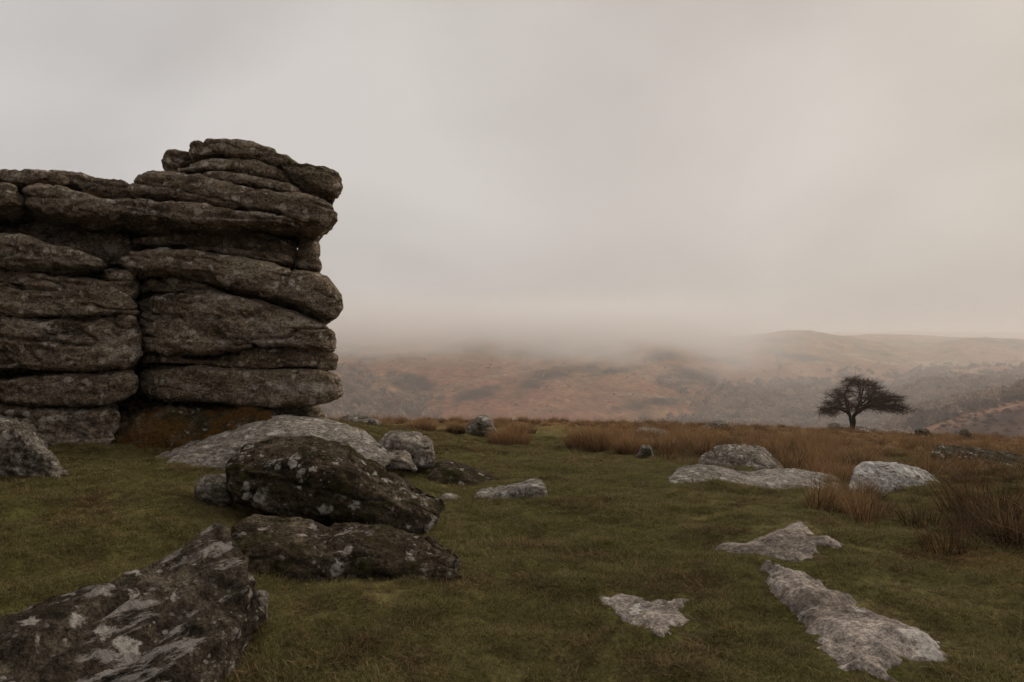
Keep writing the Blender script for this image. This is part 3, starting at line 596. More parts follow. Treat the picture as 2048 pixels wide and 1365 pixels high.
rock('rock', [(1462,1268),(1480,1250),(1505,1243),(1530,1252),(1545,1270)], [(1462,1290),(1500,1295),(1545,1288)], 3.95, .28, M_BED, label='small rounded stone in the turf beside the long pale wedge', cat='stone', ends=(14, 14), amp=.018, e=.85)
rock('rock', [(1410,847),(1430,841),(1450,842),(1466,850)], [(1410,858),(1440,860),(1466,858)], 33, 1.0, M_FAR, label='pale rock on the skyline of the tan grass left of the tree', cat='rock', ends=(10, 10), amp=.06)
rock('rock', [(1270,862),(1285,855),(1310,857),(1335,866)], [(1270,872),(1300,876),(1335,874)], 22, .8, M_FAR, label='low dark rock in the tan grass behind the big rush clump', cat='rock', ends=(10, 10), amp=.05)
rock('rock', [(1652,851),(1665,846),(1695,849),(1725,853),(1760,860)], [(1652,866),(1690,876),(1760,876)], 45, 1.6, M_FAR, label='flat-topped rock directly behind the hawthorn trunk', cat='rock', ends=(8, 12), amp=.1)
rock('rock', [(1700,868),(1716,858),(1735,860),(1750,868)], [(1700,880),(1725,882),(1750,880)], 44.5, 1.0, M_WHITE, label='white-crusted stone right beside the hawthorn trunk base', cat='stone', ends=(8, 8), amp=.08)
rock('rock', [(1740,862),(1790,858),(1840,868),(1890,880)], [(1740,876),(1800,880),(1890,890)], 44, 1.6, M_PALE, label='long pale outcrop in the grass right of the hawthorn', cat='rock', ends=(14, 14), amp=.08)
rock('rock', [(1826,868),(1832,858),(1845,857),(1858,864),(1872,872)], [(1826,884),(1850,886),(1872,884)], 34, .8, M_DARK, label='dark stubby rock on the rim right of the hawthorn', cat='rock', ends=(6, 8), amp=.07)
rock('rock', [(1916,872),(1922,859),(1933,858),(1942,868),(1948,876)], [(1916,888),(1930,890),(1948,888)], 32, .7, M_DARK, label='dark upright stone on the rim nearest the right edge', cat='rock', ends=(6, 6), amp=.07)


# --- bedrock showing through the turf: thin skins of rock that follow the ground
def g1(x, y): return float(ground_h(np.array([x]), np.array([y]))[0])
def on_ground(u, v):
    """where the sight line through a photo point meets the ground"""
    lo, hi = 1.5, 70.0
    ds = np.linspace(lo, hi, 1400); x = ds*(u-UC)/FPX; z = CAMZ-ds*(v-VC)/FPX; g = ground_h(x, ds, True)
    k = np.argmax(z <= g)
    return np.array([x[k], ds[k]]) if (z <= g).any() else np.array([x[-1], ds[-1]])
PATCH_POLY = []
def poly_dist(px, py, poly):
    d = np.full(px.shape, 1e9); n = len(poly)
    for i in range(n):
        ax, ay = poly[i]; bx, by = poly[(i+1) % n]; l2 = (bx-ax)**2+(by-ay)**2
        t_ = np.clip(((px-ax)*(bx-ax)+(py-ay)*(by-ay))/max(l2, 1e-9), 0, 1)
        d = np.minimum(d, np.hypot(px-ax-t_*(bx-ax), py-ay-t_*(by-ay)))
    return d
def patch(label, outline, lift, mat, edge=.12, amp=.02, raise_side=None, n=110, seed=1, cat='bedrock'):
    W = np.array([on_ground(*q) for q in outline]); poly = [tuple(w) for w in W]; PATCH_POLY.append(poly)
    x0, y0 = W.min(0)-.18; x1, y1 = W.max(0)+.18
    nx_ = n; ny_ = int(np.clip(n*(y1-y0)/(x1-x0), 40, 190))
    X, Y = np.meshgrid(np.linspace(x0, x1, nx_), np.linspace(y0, y1, ny_), indexing='ij')
    x, y = X.ravel(), Y.ravel(); p = np.stack([x, y, np.zeros_like(x)], -1)
    sd_ = poly_dist(x, y, poly); ins = in_poly(x, y, poly); sd_ = np.where(ins, sd_, -sd_)
    sd_ = sd_+fbm(p*5.0, 5, seed, .62)*.06
    h = lift*smooth(sd_, -.02, edge)-.05*smooth(-sd_, -.02, .10)
    if raise_side is not None:
        h = h+np.clip((x-W[:, 0].mean())*raise_side[0]+(y-W[:, 1].mean())*raise_side[1], 0, .4)*smooth(sd_, -.03, .05)
    h += (fbm(p*3.0, 4, seed+2)*amp+fbm(p*14, 3, seed+4)*amp*.35)*smooth(sd_, -.06, .03)
    z = ground_h(x, y)+h+.004
    V_ = np.stack([x, y, z], -1); F = grid_faces(nx_, ny_)
    keep = (sd_[F] > -.16).any(1); F = F[keep]; used = np.unique(F); mp_ = -np.ones(len(V_), int); mp_[used] = np.arange(len(used))
    c = W.mean(0); o = mesh_obj('bedrock', V_[used], mp_[F], mat, origin=(c[0], c[1], g1(c[0], c[1])))
    return tag(o, label, cat)
patch('ragged triangular sheet of bare bedrock in the right hand turf', [(1432,1100),(1450,1090),(1500,1090),(1530,1075),(1570,1060),(1590,1044),(1620,1044),(1615,1055),(1625,1065),(1620,1080),(1682,1088),(1680,1096),(1630,1100),(1650,1116),(1600,1125),(1520,1115),(1470,1110)], .022, M_BED, edge=.1, amp=.009, seed=201)
patch('pale bedrock patch in the bottom centre of the lawn', [(1205,1204),(1260,1200),(1330,1203),(1372,1205),(1360,1230),(1385,1245),(1350,1262),(1320,1278),(1280,1258),(1240,1235)], .022, M_BED, edge=.1, amp=.009, seed=211)
patch('long pale wedge of bedrock in the bottom right foreground', [(1538,1144),(1575,1150),(1640,1180),(1720,1222),(1800,1252),(1870,1280),(1895,1300),(1880,1325),(1800,1318),(1770,1358),(1700,1345),(1645,1295),(1595,1245),(1552,1195)], .05, M_BED, edge=.12, amp=.011, raise_side=(0, .05), seed=221)

# ------------------------------------------------------------------ grasses
def blade_mesh(name, n, rad, h0, h1, w, bend, mat, seed, segs=3, wind=(0, 0), flat_=0.0, spread=.5):
    """a tuft: n ribbon blades fanning out of a base of radius rad; colour attribute 'tip' runs from 0 at the root to 1 at the tip"""
    r = np.random.default_rng(seed); vs_, fs, tips = [], [], []
    for k in range(n):
        a = r.uniform(0, 2*np.pi); q = rad*math.sqrt(r.uniform()); bx, by = q*math.cos(a), q*math.sin(a)
        h = r.uniform(h0, h1)*(1-.35*(q/max(rad, 1e-6))**2); da = a+r.normal()*.8; out_ = (q/max(rad, 1e-6))*spread+abs(r.normal())*.12
        dx, dy = math.cos(da)*out_, math.sin(da)*out_; fa = r.uniform(0, np.pi); wx, wy = math.cos(fa)*w/2, math.sin(fa)*w/2
        bb = abs(r.normal())*bend; i0 = len(vs_); rv = r.uniform()
        for s_ in range(segs+1):
            t_ = s_/segs; wd = (1-t_**1.6)*.9+.1
            x = bx+h*(dx*t_+(dx*bb+wind[0])*t_*t_); y = by+h*(dy*t_+(dy*bb+wind[1])*t_*t_); z = h*(t_-.45*bb*t_*t_*(1+flat_))
            vs_ += [(x-wx*wd, y-wy*wd, z), (x+wx*wd, y+wy*wd, z)]; tips += [(t_, rv, 0)]*2
        for s_ in range(segs): fs.append((i0+2*s_, i0+2*s_+1, i0+2*s_+3, i0+2*s_+2))
    me = bpy.data.meshes.new(name); me.from_pydata(vs_, [], fs); me.materials.append(mat); col_attr(me, 'tip', np.array(tips)); return me
def grass_mat(name, root, mid, tip, var, rough=.75, tint=None):
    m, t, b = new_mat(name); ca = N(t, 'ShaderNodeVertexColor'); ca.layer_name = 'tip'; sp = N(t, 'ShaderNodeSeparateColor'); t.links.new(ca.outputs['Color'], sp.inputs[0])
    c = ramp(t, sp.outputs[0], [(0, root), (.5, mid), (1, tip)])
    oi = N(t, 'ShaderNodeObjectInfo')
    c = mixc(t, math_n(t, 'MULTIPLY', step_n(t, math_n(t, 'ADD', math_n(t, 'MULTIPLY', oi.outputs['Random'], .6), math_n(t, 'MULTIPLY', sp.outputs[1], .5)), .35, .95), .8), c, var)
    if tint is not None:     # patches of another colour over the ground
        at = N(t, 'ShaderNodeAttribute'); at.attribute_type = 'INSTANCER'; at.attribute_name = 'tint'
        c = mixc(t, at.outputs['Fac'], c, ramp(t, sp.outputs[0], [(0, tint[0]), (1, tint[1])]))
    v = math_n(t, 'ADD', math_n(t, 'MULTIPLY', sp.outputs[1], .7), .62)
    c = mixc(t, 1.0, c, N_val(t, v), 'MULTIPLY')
    t.links.new(c, b.inputs['Base Color']); b.inputs['Roughness'].default_value = rough
    tr = N(t, 'ShaderNodeBsdfTranslucent'); t.links.new(c, tr.inputs['Color']); mxs = N(t, 'ShaderNodeMixShader'); mxs.inputs[0].default_value = .25
    o = [n for n in t.nodes if n.type == 'OUTPUT_MATERIAL'][0]
    t.links.new(b.outputs[0], mxs.inputs[1]); t.links.new(tr.outputs[0], mxs.inputs[2]); t.links.new(mxs.outputs[0], o.inputs['Surface'])
    return m
def N_val(t, v):
    c = N(t, 'ShaderNodeCombineColor')
    for k in range(3): t.links.new(v, c.inputs[k])
    return c.outputs[0]
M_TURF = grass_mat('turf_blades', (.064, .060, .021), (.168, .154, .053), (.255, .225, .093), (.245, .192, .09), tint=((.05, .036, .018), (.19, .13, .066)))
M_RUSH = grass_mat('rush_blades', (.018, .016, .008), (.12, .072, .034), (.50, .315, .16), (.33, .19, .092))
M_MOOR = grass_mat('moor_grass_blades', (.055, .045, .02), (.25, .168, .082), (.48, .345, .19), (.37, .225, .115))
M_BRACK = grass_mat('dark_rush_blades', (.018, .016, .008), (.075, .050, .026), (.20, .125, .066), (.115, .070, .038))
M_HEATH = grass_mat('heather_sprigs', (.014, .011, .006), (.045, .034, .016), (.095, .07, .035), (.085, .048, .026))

def scatter(name, pts, rots, scl, idx, meshes, label, tint=None, kind='stuff', cat=None):
    """many small plants as one object: points carrying instances"""
    col = bpy.data.collections.new(name+'_sources')
    for k, me in enumerate(meshes): col.objects.link(bpy.data.objects.new('%s_source_%02d' % (name, k), me))
    me = bpy.data.meshes.new(name); me.vertices.add(len(pts)); me.vertices.foreach_set('co', np.asarray(pts, np.float32).ravel())
    for an, ty, data in (('rot', 'FLOAT_VECTOR', rots), ('scl', 'FLOAT', scl), ('idx', 'INT', idx), ('tint', 'FLOAT', np.zeros(len(pts)) if tint is None else tint)):
        at = me.attributes.new(an, ty, 'POINT'); at.data.foreach_set('vector' if ty == 'FLOAT_VECTOR' else 'value', np.ascontiguousarray(data, np.int32 if ty == 'INT' else np.float32).ravel())
    o = bpy.data.objects.new(name, me); C.objects.link(o)
    g = bpy.data.node_groups.new(name+'_nodes', 'GeometryNodeTree')
    g.interface.new_socket('Geometry', in_out='INPUT', socket_type='NodeSocketGeometry'); g.interface.new_socket('Geometry', in_out='OUTPUT', socket_type='NodeSocketGeometry')
    gi, go = N(g, 'NodeGroupInput'), N(g, 'NodeGroupOutput'); ip = N(g, 'GeometryNodeInstanceOnPoints'); ci = N(g, 'GeometryNodeCollectionInfo')
    ci.inputs['Collection'].default_value = col; ci.inputs['Separate Children'].default_value = True; ci.inputs['Reset Children'].default_value = True
    m2p = N(g, 'GeometryNodeMeshToPoints'); g.links.new(gi.outputs[0], m2p.inputs['Mesh']); g.links.new(m2p.outputs['Points'], ip.inputs['Points'])
    g.links.new(ci.outputs[0], ip.inputs['Instance']); ip.inputs['Pick Instance'].default_value = True
    for an, ty, sk in (('rot', 'FLOAT_VECTOR', 'Rotation'), ('scl', 'FLOAT', 'Scale'), ('idx', 'INT', 'Instance Index')):
        na = N(g, 'GeometryNodeInputNamedAttribute', data_type=ty); na.inputs['Name'].default_value = an
        src = na.outputs['Attribute']
        g.links.new(src, ip.inputs[sk])
    g.links.new(ip.outputs[0], go.inputs[0])
    md = o.modifiers.new('scatter', 'NODES'); md.node_group = g
    return tag(o, label, cat, kind=kind)
def rnd_rot(n, tilt=.12): return np.stack([RNG.normal(0, tilt, n), RNG.normal(0, tilt, n), RNG.uniform(0, 6.283, n)], -1)
def off_patches(x, y):
    k = np.ones(len(x), bool)
    for poly in PATCH_POLY:
        W = np.array(poly); bb = (x > W[:, 0].min()) & (x < W[:, 0].max()) & (y > W[:, 1].min()) & (y < W[:, 1].max()); i = np.where(bb)[0]
        if len(i): ins = in_poly(x[i], y[i], poly) & (poly_dist(x[i], y[i], poly) > .01+.09*RNG.uniform(0, 1, len(i))**2); k[i[ins]] = False
    return k
def dens_sample(n, dmin, dmax, half, power):
    """random spots in a wedge of ground in front of the path; power sets how they thin out with distance"""
    q = RNG.uniform(0, 1, n); e_ = 2-power
    d = (dmin**e_+q*(dmax**e_-dmin**e_))**(1/e_) if abs(e_) > 1e-6 else dmin*(dmax/dmin)**q
    x = RNG.uniform(-half, half, n)*d; return x, d
# short turf
turf = [blade_mesh('turf_tuft', 26, .06, .018, .05, .0045, .8, M_TURF, s_, 2, flat_=.2, spread=.7) for s_ in range(5)]
turf += [blade_mesh('straw_tuft', 14, .08, .03, .095, .0045, 1.1, M_MOOR, 10+s_, 3, flat_=.4, spread=1.0) for s_ in range(3)]
x, y = dens_sample(170000, 2.2, 19, .90, 1.15)
p3 = np.stack([x, y, np.zeros_like(x)], -1); nn = fbm(p3*.8, 3, 301); n5 = fbm(p3*3.0, 3, 305)
keep = off_patches(x, y) & (n5 > -.55); x, y, nn, n5 = x[keep], y[keep], nn[keep], n5[keep]
p3 = np.stack([x, y, np.zeros_like(x)], -1); nt_ = fbm(p3*1.3, 4, 311, .6)+.5*fbm(p3*.35, 3, 313); tint = smooth(nt_, .1, .6)*.75
z = ground_h(x, y); scl = (.55+.35*RNG.uniform(0, 1, len(x))+np.clip(nn, -.4, .6)*.5+np.clip(n5, 0, 1)*.5)*(.85+.035*y)
for poly in PATCH_POLY:
    W = np.array(poly); i = np.where((x > W[:, 0].min()-.2) & (x < W[:, 0].max()+.2) & (y > W[:, 1].min()-.2) & (y < W[:, 1].max()+.2))[0]
    if len(i): pd = poly_dist(x[i], y[i], poly); scl[i] *= .45+.55*smooth(pd, .03, .2); tint[i] = np.maximum(tint[i], .9*(1-smooth(pd, .02, .16)))
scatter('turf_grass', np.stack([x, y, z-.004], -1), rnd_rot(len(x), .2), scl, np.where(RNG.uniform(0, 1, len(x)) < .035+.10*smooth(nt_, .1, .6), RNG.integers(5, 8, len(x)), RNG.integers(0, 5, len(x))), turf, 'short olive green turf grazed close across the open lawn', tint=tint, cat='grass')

# rough tan moor grass and rushes: where they stand, as seen on the photograph
def moor_mask(u, v, d, n):
    # amount of tall grass by place
    m = np.zeros(len(u))
    m = np.maximum(m, smooth(d+n*4, 24, 29))
    m = np.maximum(m, smooth(u+n*90, 1180, 1300)*smooth(d+n*3, 12.8, 15.0))
    m = np.maximum(m, smooth(u+n*60, 1560, 1640)*smooth(d+n*2, 9.6, 11.0))
    m = np.maximum(m, .55*smooth(u+n*90, 1800, 1900)*smooth(d+n*1.5, 5.4, 6.4))
    m = np.maximum(m, .8*smooth(u+n*60, 1600, 1680)*smooth(1760-u, -40, 40)*smooth(d+n, 7.3, 7.9))
    return m
moor = [blade_mesh('moor_tuft', 46, .17, .06, .40, .0065, 1.1, M_MOOR, 40+s_, 3, wind=(-.16, 0), spread=.75) for s_ in range(4)]
rush = [blade_mesh('rush_tuft', 60, .12, .16, .62, .0065, .5, M_RUSH, 50+s_, 3, wind=(-.10, 0), spread=.42) for s_ in range(4)]
brk = [blade_mesh('dark_tuft', 34, .17, .08, .48, .007, .9, M_BRACK, 60+s_, 3, wind=(-.10, 0), spread=.7) for s_ in range(3)]
hth = [blade_mesh('heather_tuft', 120, .20, .08, .30, .010, .6, M_HEATH, 70+s_, 2, spread=.8) for s_ in range(3)]
ROCKS_XY = [(np.array(o.location)[:2], max(o.dimensions[0], o.dimensions[1])*.42) for o in C.objects if o.name.startswith(('rock', 'boulder'))]
x, y = dens_sample(50000, 5.0, 62, .90, 1.2); u = UC+FPX*x/y; d = np.hypot(x, y)
p3 = np.stack([x, y, np.zeros_like(x)], -1); n = fbm(p3*.35, 4, 401); n2 = fbm(p3*1.1, 3, 405); z = ground_h(x, y); v = VC+FPX*(CAMZ-z)/y
keep = RNG.uniform(0, 1, len(x)) < moor_mask(u, v, d, n)*(.12+.88*smooth(n2, -.25, .2))
for (cxy, r_) in ROCKS_XY: keep &= np.hypot(x-cxy[0], y-cxy[1]-.1) > r_*.85
keep &= np.hypot((x-P(1703, 868, 43.0)[0])/2.4, (y-41.0)/5.0) > 1
right = smooth(u+n*60, 1700, 1850)*smooth(d, 13, 10)
kindv = np.where(RNG.uniform(0, 1, len(x)) < np.clip(right*1.1, 0, .5), 2, np.where(RNG.uniform(0, 1, len(x)) < .42*right+.10, 3, np.where(n2+RNG.normal(0, .12, len(x)) > .22, 1, np.where(n2+n*.6+RNG.normal(0, .1, len(x)) < -.22, 3, 0))))
sz = (.45+.75*RNG.uniform(0, 1, len(x))**1.5)*(1+np.clip(n2, -.35, .5)*1.0)*(1-.38*smooth(d, 10, 24))*(1-.35*smooth(u, 1650, 1800)*smooth(d, 8, 9.5)*smooth(d, 20, 15))*(1-.30*smooth(u, 1560, 1640)*smooth(d, 13, 11))
for kk, (nm, ms, lb) in enumerate([('moor_grass', moor, 'wind-blown tan moor grass covering the rim of the plateau'), ('rush_bed', rush, 'orange brown rushes growing thickly through the moor grass'),
                               ('dark_rushes', brk, 'dark red brown rushes massed along the right edge'), ('heather', hth, 'low dark heather tufts scattered among the tan grass')]):
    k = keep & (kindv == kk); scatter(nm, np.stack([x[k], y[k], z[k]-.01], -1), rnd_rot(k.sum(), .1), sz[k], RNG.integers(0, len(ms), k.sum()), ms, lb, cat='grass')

# the clumps of rush that stand apart
def clump_mesh(seed, w, h, wind, mat, n):
    return blade_mesh('rush_clump', n, w/2, h*.35, h*1.2, .0075, .5, mat, seed, 3, wind=wind, spread=.36)
CL = [ # column, foot row, width px, height px, label
 (842, 862, 54, 30, 'dark-footed tan rush clump nearest the tor beyond the lawn'),
 (912, 866, 34, 30, 'narrow rush clump just left of the pointed grey boulder'),
 (1020, 889, 76, 46, 'squat rush clump alone on the lawn right of the pointed boulder'),
 (1040, 868, 60, 26, 'low tan rush tuft behind the squat lawn clump'),
 (1165, 897, 60, 56, 'left end of the big tan rush clump on the lawn edge'),
 (1212, 903, 80, 68, 'tallest orange rush clump at the middle of the lawn edge'),
 (1262, 905, 60, 44, 'rush clump leaning over the little rounded stone'),
 (1325, 905, 60, 40, 'rush clump on the lawn edge right of the little rounded stone'),
 (1380, 896, 60, 44, 'rush clump on the lawn edge left of the grey domed rock'),
 (1622, 905, 90, 56, 'bushy dark-hearted rush clump below the hawthorn tree'),
 (1740, 1020, 70, 40, 'wind-bent rush clump below the white-lichened rock'),
 (1655, 955, 60, 44, 'tan rush clump between the domed rock and white-lichened rock'),
 (1955, 1035, 130, 140, 'tallest reddish rush clump near the right edge'),
 (1895, 1100, 90, 84, 'dark rush clump at the front of the right hand rushes'),
 (2035, 1085, 110, 130, 'dark rush clump cut off by the right edge'),
 (1835, 1050, 80, 60, 'low dark rush clump left of the tallest reddish one'),
]
for k, (cu, cv, w, h, lb) in enumerate(CL):
    g = on_ground(cu, cv); d = g[1]; dark_ = cu > 1700
    me = clump_mesh(500+k, w*d/FPX, h*d/FPX, (-.14 if dark_ else -.06, 0), M_BRACK if dark_ else M_RUSH, int((1.7 if dark_ else 13)*(w/2)/(.0075*FPX/2/d))+60)
    o = bpy.data.objects.new('rush_clump', me); C.objects.link(o); o.location = (g[0], g[1]+.0, g1(g[0], g[1])-.02); tag(o, lb, 'rushes', 'rush clumps standing apart')

# woods in the valley: leafless crowns seen as one mass
def crown_mesh(seed, mat):
    r = np.random.default_rng(seed); vs_, fs = [], []
    lob = [(r.normal()*.28, r.normal()*.28, .45+r.normal()*.16, .35+.2*r.uniform()) for _ in range(6)]
    for k in range(240):
        lx, ly, lz, lr = lob[r.integers(6)]; dv = r.normal(size=3); dv /= np.linalg.norm(dv); dv[2] = abs(dv[2])*.9-.15
        c = np.array([lx, ly, lz])+dv*lr*r.uniform(.55, 1.0); a_, b_ = r.normal(size=3), r.normal(size=3); s_ = .10; i0 = len(vs_)
        vs_ += [tuple(c-a_*s_*.6), tuple(c+b_*s_*.6), tuple(c+a_*s_+dv*.05)]; fs.append((i0, i0+1, i0+2))
    i0 = len(vs_)
    for a_ in range(5): vs_ += [(.03*math.cos(a_*1.257), .03*math.sin(a_*1.257), -.1), (.02*math.cos(a_*1.257), .02*math.sin(a_*1.257), .5)]
    for a_ in range(5): j = (a_+1) % 5; fs += [(i0+2*a_, i0+2*j, i0+2*j+1), (i0+2*a_, i0+2*j+1, i0+2*a_+1)]
    me = bpy.data.meshes.new('wood_crown'); me.from_pydata(vs_, [], fs); me.materials.append(mat); return me
def wood_mat(name, c0, c1):
    m, t, b = new_mat(name); oi = N(t, 'ShaderNodeObjectInfo'); t.links.new(ramp(t, oi.outputs['Random'], [(0, c0), (1, c1)]), b.inputs['Base Color']); return m
M_WOOD = wood_mat('bare_wood', (.17, .118, .09), (.44, .32, .24)); M_SHRUB = wood_mat('hill_shrub', (.12, .07, .045), (.42, .29, .20))
M_BRKN = wood_mat('dead_bracken', (.07, .038, .026), (.19, .10, .06))
crowns = [crown_mesh(s_, M_WOOD) for s_ in range(5)]; shr = [crown_mesh(20+s_, M_SHRUB) for s_ in range(3)]
x, y = dens_sample(60000, 420, 2600, .84, 1.05); z = far_height(x, y); V_ = np.stack([x, y, z], -1); u, v = uv_of(V_)
n = fbm(np.stack([x/160, y/160, 0*x], -1), 4, 601); n2 = fbm(np.stack([x/45, y/45, 0*x], -1), 3, 603)
wm = np.maximum(smooth(u+n*160, 1380, 1560)*smooth(v+n*22+(u-1400)*.02, 758, 785), smooth(u+n*60, 900, 760)*smooth(v+n*14, 785, 805))
wm = np.maximum(wm, smooth(u+n*60, 1250, 1380)*smooth(v+n*14, 822, 838))
wm = np.maximum(wm, .75*smooth(u+n*50, 800, 700)*smooth(v+n*20, 740, 770))
wm = np.maximum(wm, .5*smooth(u+n*200, 1560, 1760)*smooth(v, 728, 748)*smooth(n2, -.1, .3))
k = RNG.uniform(0, 1, len(x)) < wm*.62
scatter('valley_wood', V_[k], rnd_rot(k.sum(), .05), RNG.uniform(6.5, 13, k.sum()), RNG.integers(0, 5, k.sum()), crowns, 'leafless mauve brown woodland filling the valley floor', cat='woodland')
sm = (1-wm)*smooth(n2+n*.4, -.05, .35)*smooth(v, 690, 730)*.22+.01
k = (RNG.uniform(0, 1, len(x)) < sm)
scatter('hill_scrub', V_[k], rnd_rot(k.sum(), .05), RNG.uniform(1.6, 4.0, k.sum()), RNG.integers(0, 3, k.sum()), shr, 'scattered scrub and bushes dotted over the bracken hillside', cat='scrub')

# tufts of dead grass growing on top of the tor
for k, (cu, cv, dd, wpx, hpx, lb) in enumerate([(145, 376, 11.4, 60, 13, 'orange dead grass in the hollow on top of the left tor slabs'), (193, 398, 11.0, 34, 20, 'orange dead grass tuft in a joint near the top of the tor')]):
    me = blade_mesh('grass_tuft', 420, wpx*dd/FPX/2, hpx*dd/FPX*.6, hpx*dd/FPX*1.3, .006, .8, M_MOOR, 900+k, 3, wind=(-.1, 0), spread=.4)
    o = bpy.data.objects.new('grass_tuft', me); C.objects.link(o); o.location = tuple(P(cu, cv, dd)); tag(o, lb, 'grass')

# low scrub on the nearer spur at the right
x, y = dens_sample(9000, 170, 430, .95, 1.0); z = far_height(x, y); u, v = uv_of(np.stack([x, y, z], -1)); n = fbm(np.stack([x/40, y/40, 0*x], -1), 4, 611)
k = (u > 1780) & (z > -80) & (RNG.uniform(0, 1, len(x)) < smooth(n, -.3, .3)*.8)
scatter('spur_scrub', np.stack([x, y, z], -1)[k], rnd_rot(k.sum(), .05), RNG.uniform(1.0, 2.6, k.sum()), RNG.integers(0, 3, k.sum()), [crown_mesh(40+s_, M_BRKN) for s_ in range(3)], 'dark bracken and scrub on the near spur at the right edge', cat='scrub')

# ------------------------------------------------------------------ the hawthorn
M_BARK, t, b = new_mat('hawthorn_bark'); o_ = N(t, 'ShaderNodeTexCoord').outputs['Object']
t.links.new(ramp(t, noise_n(t, o_, 9, 6, .7), [(.3, (.016, .012, .009)), (.7, (.06, .045, .034))]), b.inputs['Base Color'])
M_TWIG = wood_mat('hawthorn_twigs', (.075, .046, .03), (.075, .046, .03))
def hawthorn_skeleton(mp_):
    """branches that grow towards clumps of twigs spread through a wind-shaped dome (metres about the trunk foot)"""
    r = np.random.default_rng(21)
    top = lambda q: np.interp(q, [-70, -60, -48, -30, -8, 15, 38, 58, 78, 94, 102], [40, 56, 70, 82, 101, 108, 101, 87, 72, 56, 44])
    bot = lambda q: np.interp(q, [-70, -55, -35, -12, 10, 30, 50, 75, 102], [36, 38, 36, 38, 36, 33, 36, 42, 40])
    att = []
    nclump = 0
    while nclump < 72:                       # flattened sprays with gaps between them
        x_ = r.uniform(-68, 100); a, c = bot(x_), top(x_); z_ = a+(c-a)*r.uniform()**.75
        w = math.sqrt(max(.04, 1-((x_-14)/92)**2)); y_ = r.uniform(-1, 1)*62*w*math.sqrt(max(.05, 1-((z_-a)/max(c-a+14, 1))**2*.7))
        nclump += 1
        m = 34; q = r.normal(size=(m, 3))*np.array([13, 11, 3.2]); q[:, 2] += q[:, 0]*r.uniform(-.25, .05)
        q += np.array([x_, y_, z_])
        ok = (q[:, 2] < top(q[:, 0])) & (q[:, 2] > bot(q[:, 0])-4) & (q[:, 0] > -74) & (q[:, 0] < 104)
        att.append(q[ok])
    att = np.vstack(att)*mp_*np.array([1, .87, 1]); att[:, 0] *= np.where(att[:, 0] < 0, .84, .97)
    nodes = [(3, 0, -7), (2, 0, 4), (0, 0, 14), (-2, 0, 24), (-3, 0, 31), (4, 1, 8), (6, 1, 19), (4, 0, 31), (-9, 0, 39), (-4, 3, 42), (9, -2, 40), (14, 2, 39)]
    par = [-1, 0, 1, 2, 3, 1, 5, 6, 4, 4, 7, 7]
    nd = [np.array(q, float)*mp_ for q in nodes]; ntr = len(nd)
    step, kill, infl = .10, .15, 2.2; alive = np.ones(len(att), bool)
    first_ok = 3
    for it in range(60):
        A = att[alive]
        if not len(A): break
        Nn = np.array(nd); d2 = ((A[:, None]-Nn[None, first_ok:])**2).sum(-1); j = d2.argmin(1); dm_ = np.sqrt(d2[np.arange(len(A)), j])
        grew = False
        for k in np.unique(j[dm_ < infl]):
            sel = (j == k) & (dm_ < infl); dv = A[sel]-nd[k+first_ok]; dv = (dv/np.linalg.norm(dv, axis=1)[:, None]).sum(0); dv /= max(np.linalg.norm(dv), 1e-6)
            dv = dv+r.normal(size=3)*.22; dv /= np.linalg.norm(dv); q = nd[k+first_ok]+dv*step
            if np.min(np.linalg.norm(np.array(nd)-q, axis=1)) < step*.35: continue
            nd.append(q); par.append(k+first_ok); grew = True
        Nn = np.array(nd); ai = np.where(alive)[0]
        d2 = ((att[ai][:, None]-Nn[None])**2).sum(-1).min(1); alive[ai[d2 < kill**2]] = False
        if not grew: break
    nd = np.array(nd); kids = [[] for _ in nd]
    for k, p_ in enumerate(par):
        if p_ >= 0: kids[p_].append(k)
    rad = np.zeros(len(nd))
    for k in range(len(nd)-1, -1, -1):
        rad[k] = .007 if not kids[k] else sum(rad[c]**2.25 for c in kids[k])**(1/2.25)
    sc = .24/rad[0]; rad = np.where(rad > .02, rad*max(1, sc)*.5+rad*.5, rad); rad = np.minimum(rad, .22)
    trunk, limbs, twigs = [], [], []
    for k, p_ in enumerate(par):
        if p_ < 0: continue
        s_ = (Vector(nd[p_]), Vector(nd[k]), float(rad[p_]) if k >= ntr else max(float(rad[p_])*.75, .10), float(rad[k]) if k >= ntr else max(float(rad[k])*.75, .08))
        if k >= ntr: s_ = (s_[0], s_[1], min(s_[2], rad[k]*1.5), s_[3])
        (trunk if k < ntr else limbs if rad[k] > .014 else twigs).append(s_)
        if k > ntr and rad[k] < .03:         # short fine shoots, combed by the wind
            for _ in range(5 if rad[k] < .012 else 2):
                dv = Vector((nd[k]-nd[p_])).normalized()*.8+Vector((r.normal(.35, .95), r.normal(0, .75), r.normal(.08, .30))); dv.normalize(); L = r.uniform(.14, .55)
                m_ = Vector(nd[k])+dv*L*.5; e_ = m_+(dv+Vector((.25, 0, -.05))).normalized()*L*.5
                twigs += [(Vector(nd[k]), m_, .007, .006), (m_, e_, .006, .004)]
    return trunk, limbs, twigs
def tubes(name, segs, sides, mat, parent, org):
    vs_, fs = [], []
    for a, b_, ra, rb in segs:
        ax = (b_-a).normalized(); s1 = ax.orthogonal().normalized(); s2 = ax.cross(s1); i0 = len(vs_)
        for p, rr_ in ((a-ax*ra*.25, ra), (b_+ax*rb*.25, rb)):
            for k in range(sides): t_ = 6.2832*k/sides; vs_.append(p+s1*(rr_*math.cos(t_))+s2*(rr_*math.sin(t_)))
        for k in range(sides): j = (k+1) % sides; fs.append((i0+k, i0+j, i0+sides+j, i0+sides+k))
    V_ = np.array([tuple(v_) for v_ in vs_])+np.array(org)
    return mesh_obj(name, V_, fs, mat, parent, origin=org)
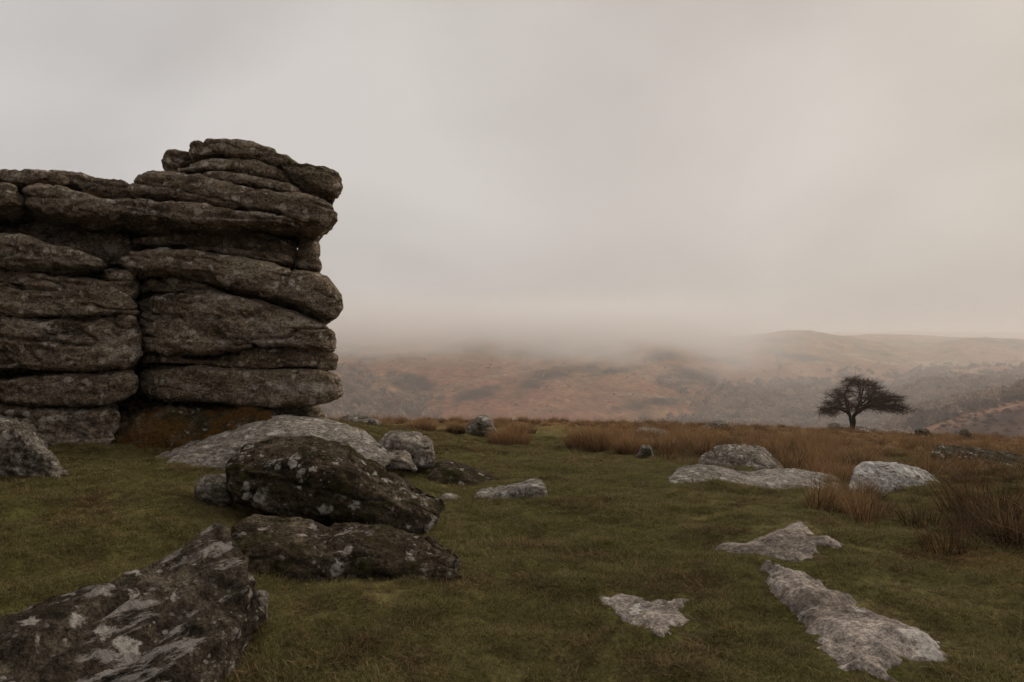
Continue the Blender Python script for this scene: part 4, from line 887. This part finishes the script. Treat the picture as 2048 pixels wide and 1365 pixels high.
trunk_s, limbs, twigs = hawthorn_skeleton(43.0/FPX)
gp = P(1703, 868, 43.0)[:2]; torg = (gp[0], gp[1], g1(gp[0], gp[1]))
tree = tag(empty('hawthorn_tree', torg), 'lone wind-shaped leafless hawthorn tree on the rim of the plateau', 'tree')
tubes('trunk', trunk_s+limbs, 7, M_BARK, tree, torg)
tubes('crown', twigs, 3, M_TWIG, tree, torg)
print('TREE', len(limbs), len(twigs))

# ------------------------------------------------------------------ haze and low cloud
def box(name, lo, hi, mat):
    x0, y0, z0 = lo; x1, y1, z1 = hi
    v_ = [(x0,y0,z0),(x1,y0,z0),(x1,y1,z0),(x0,y1,z0),(x0,y0,z1),(x1,y0,z1),(x1,y1,z1),(x0,y1,z1)]
    f_ = [(0,3,2,1),(4,5,6,7),(0,1,5,4),(1,2,6,5),(2,3,7,6),(3,0,4,7)]
    return mesh_obj(name, v_, f_, mat, smooth_sh=False)
zs = np.concatenate([HV[:, 2], V[:, 2]]); print('Z', zs.min(), zs.max())
M_HAZE = bpy.data.materials.new('haze_air'); M_HAZE.use_nodes = True; t = M_HAZE.node_tree; t.nodes.clear()
ho = N(t, 'ShaderNodeOutputMaterial'); hv = N(t, 'ShaderNodeVolumePrincipled'); t.links.new(hv.outputs[0], ho.inputs['Volume'])
hv.inputs['Color'].default_value = (1, .985, .965, 1); hv.inputs['Density'].default_value = .00035; hv.inputs['Anisotropy'].default_value = .3
haze = box('haze', (-14500, -14500, float(zs.min())-1.5), (14500, 14500, float(zs.max())+6), M_HAZE); tag(haze, kind='stuff')
tag(haze, 'thin pale warm haze filling the air over the valley', 'haze')

# low cloud resting on the crest of the opposite hill
M_MIST = bpy.data.materials.new('low_cloud'); M_MIST.use_nodes = True; t = M_MIST.node_tree; t.nodes.clear()
ho = N(t, 'ShaderNodeOutputMaterial'); hv = N(t, 'ShaderNodeVolumePrincipled'); t.links.new(hv.outputs[0], ho.inputs['Volume'])
hv.inputs['Color'].default_value = (1, .995, .985, 1); hv.inputs['Anisotropy'].default_value = .3
LO, HI = (-1500, 820, -80), (560, 2150, 104)
tcm = N(t, 'ShaderNodeTexCoord'); sx = N(t, 'ShaderNodeSeparateXYZ'); t.links.new(tcm.outputs['Object'], sx.inputs[0])
mpn = N(t, 'ShaderNodeMapping'); mpn.inputs['Scale'].default_value = (1, .7, 2.2); t.links.new(tcm.outputs['Object'], mpn.inputs['Vector'])
nz = noise_n(t, mpn.outputs['Vector'], .0034, 5, .68)
hgt = math_n(t, 'ADD', sx.outputs[2], math_n(t, 'MULTIPLY', math_n(t, 'SUBTRACT', nz, .5), 360))
dens = step_n(t, hgt, -66, 55)
for ax, (a0, a1, b1, b0) in ((0, (-1500, -1250, 150, 540)), (1, (830, 1080, 1900, 2140)), (2, (-80, -60, 20, 85))):
    dens = math_n(t, 'MULTIPLY', dens, math_n(t, 'MULTIPLY', step_n(t, sx.outputs[ax], a0, a1), step_n(t, sx.outputs[ax], b0, b1)))
t.links.new(math_n(t, 'MULTIPLY', dens, .0125), hv.inputs['Density'])
try: M_MIST.cycles.volume_step_rate = .35
except Exception: pass
mist = box('low_cloud', LO, HI, M_MIST); tag(mist, 'soft grey cloud bank hiding the crest of the hill beyond the tor', 'cloud', kind='stuff')
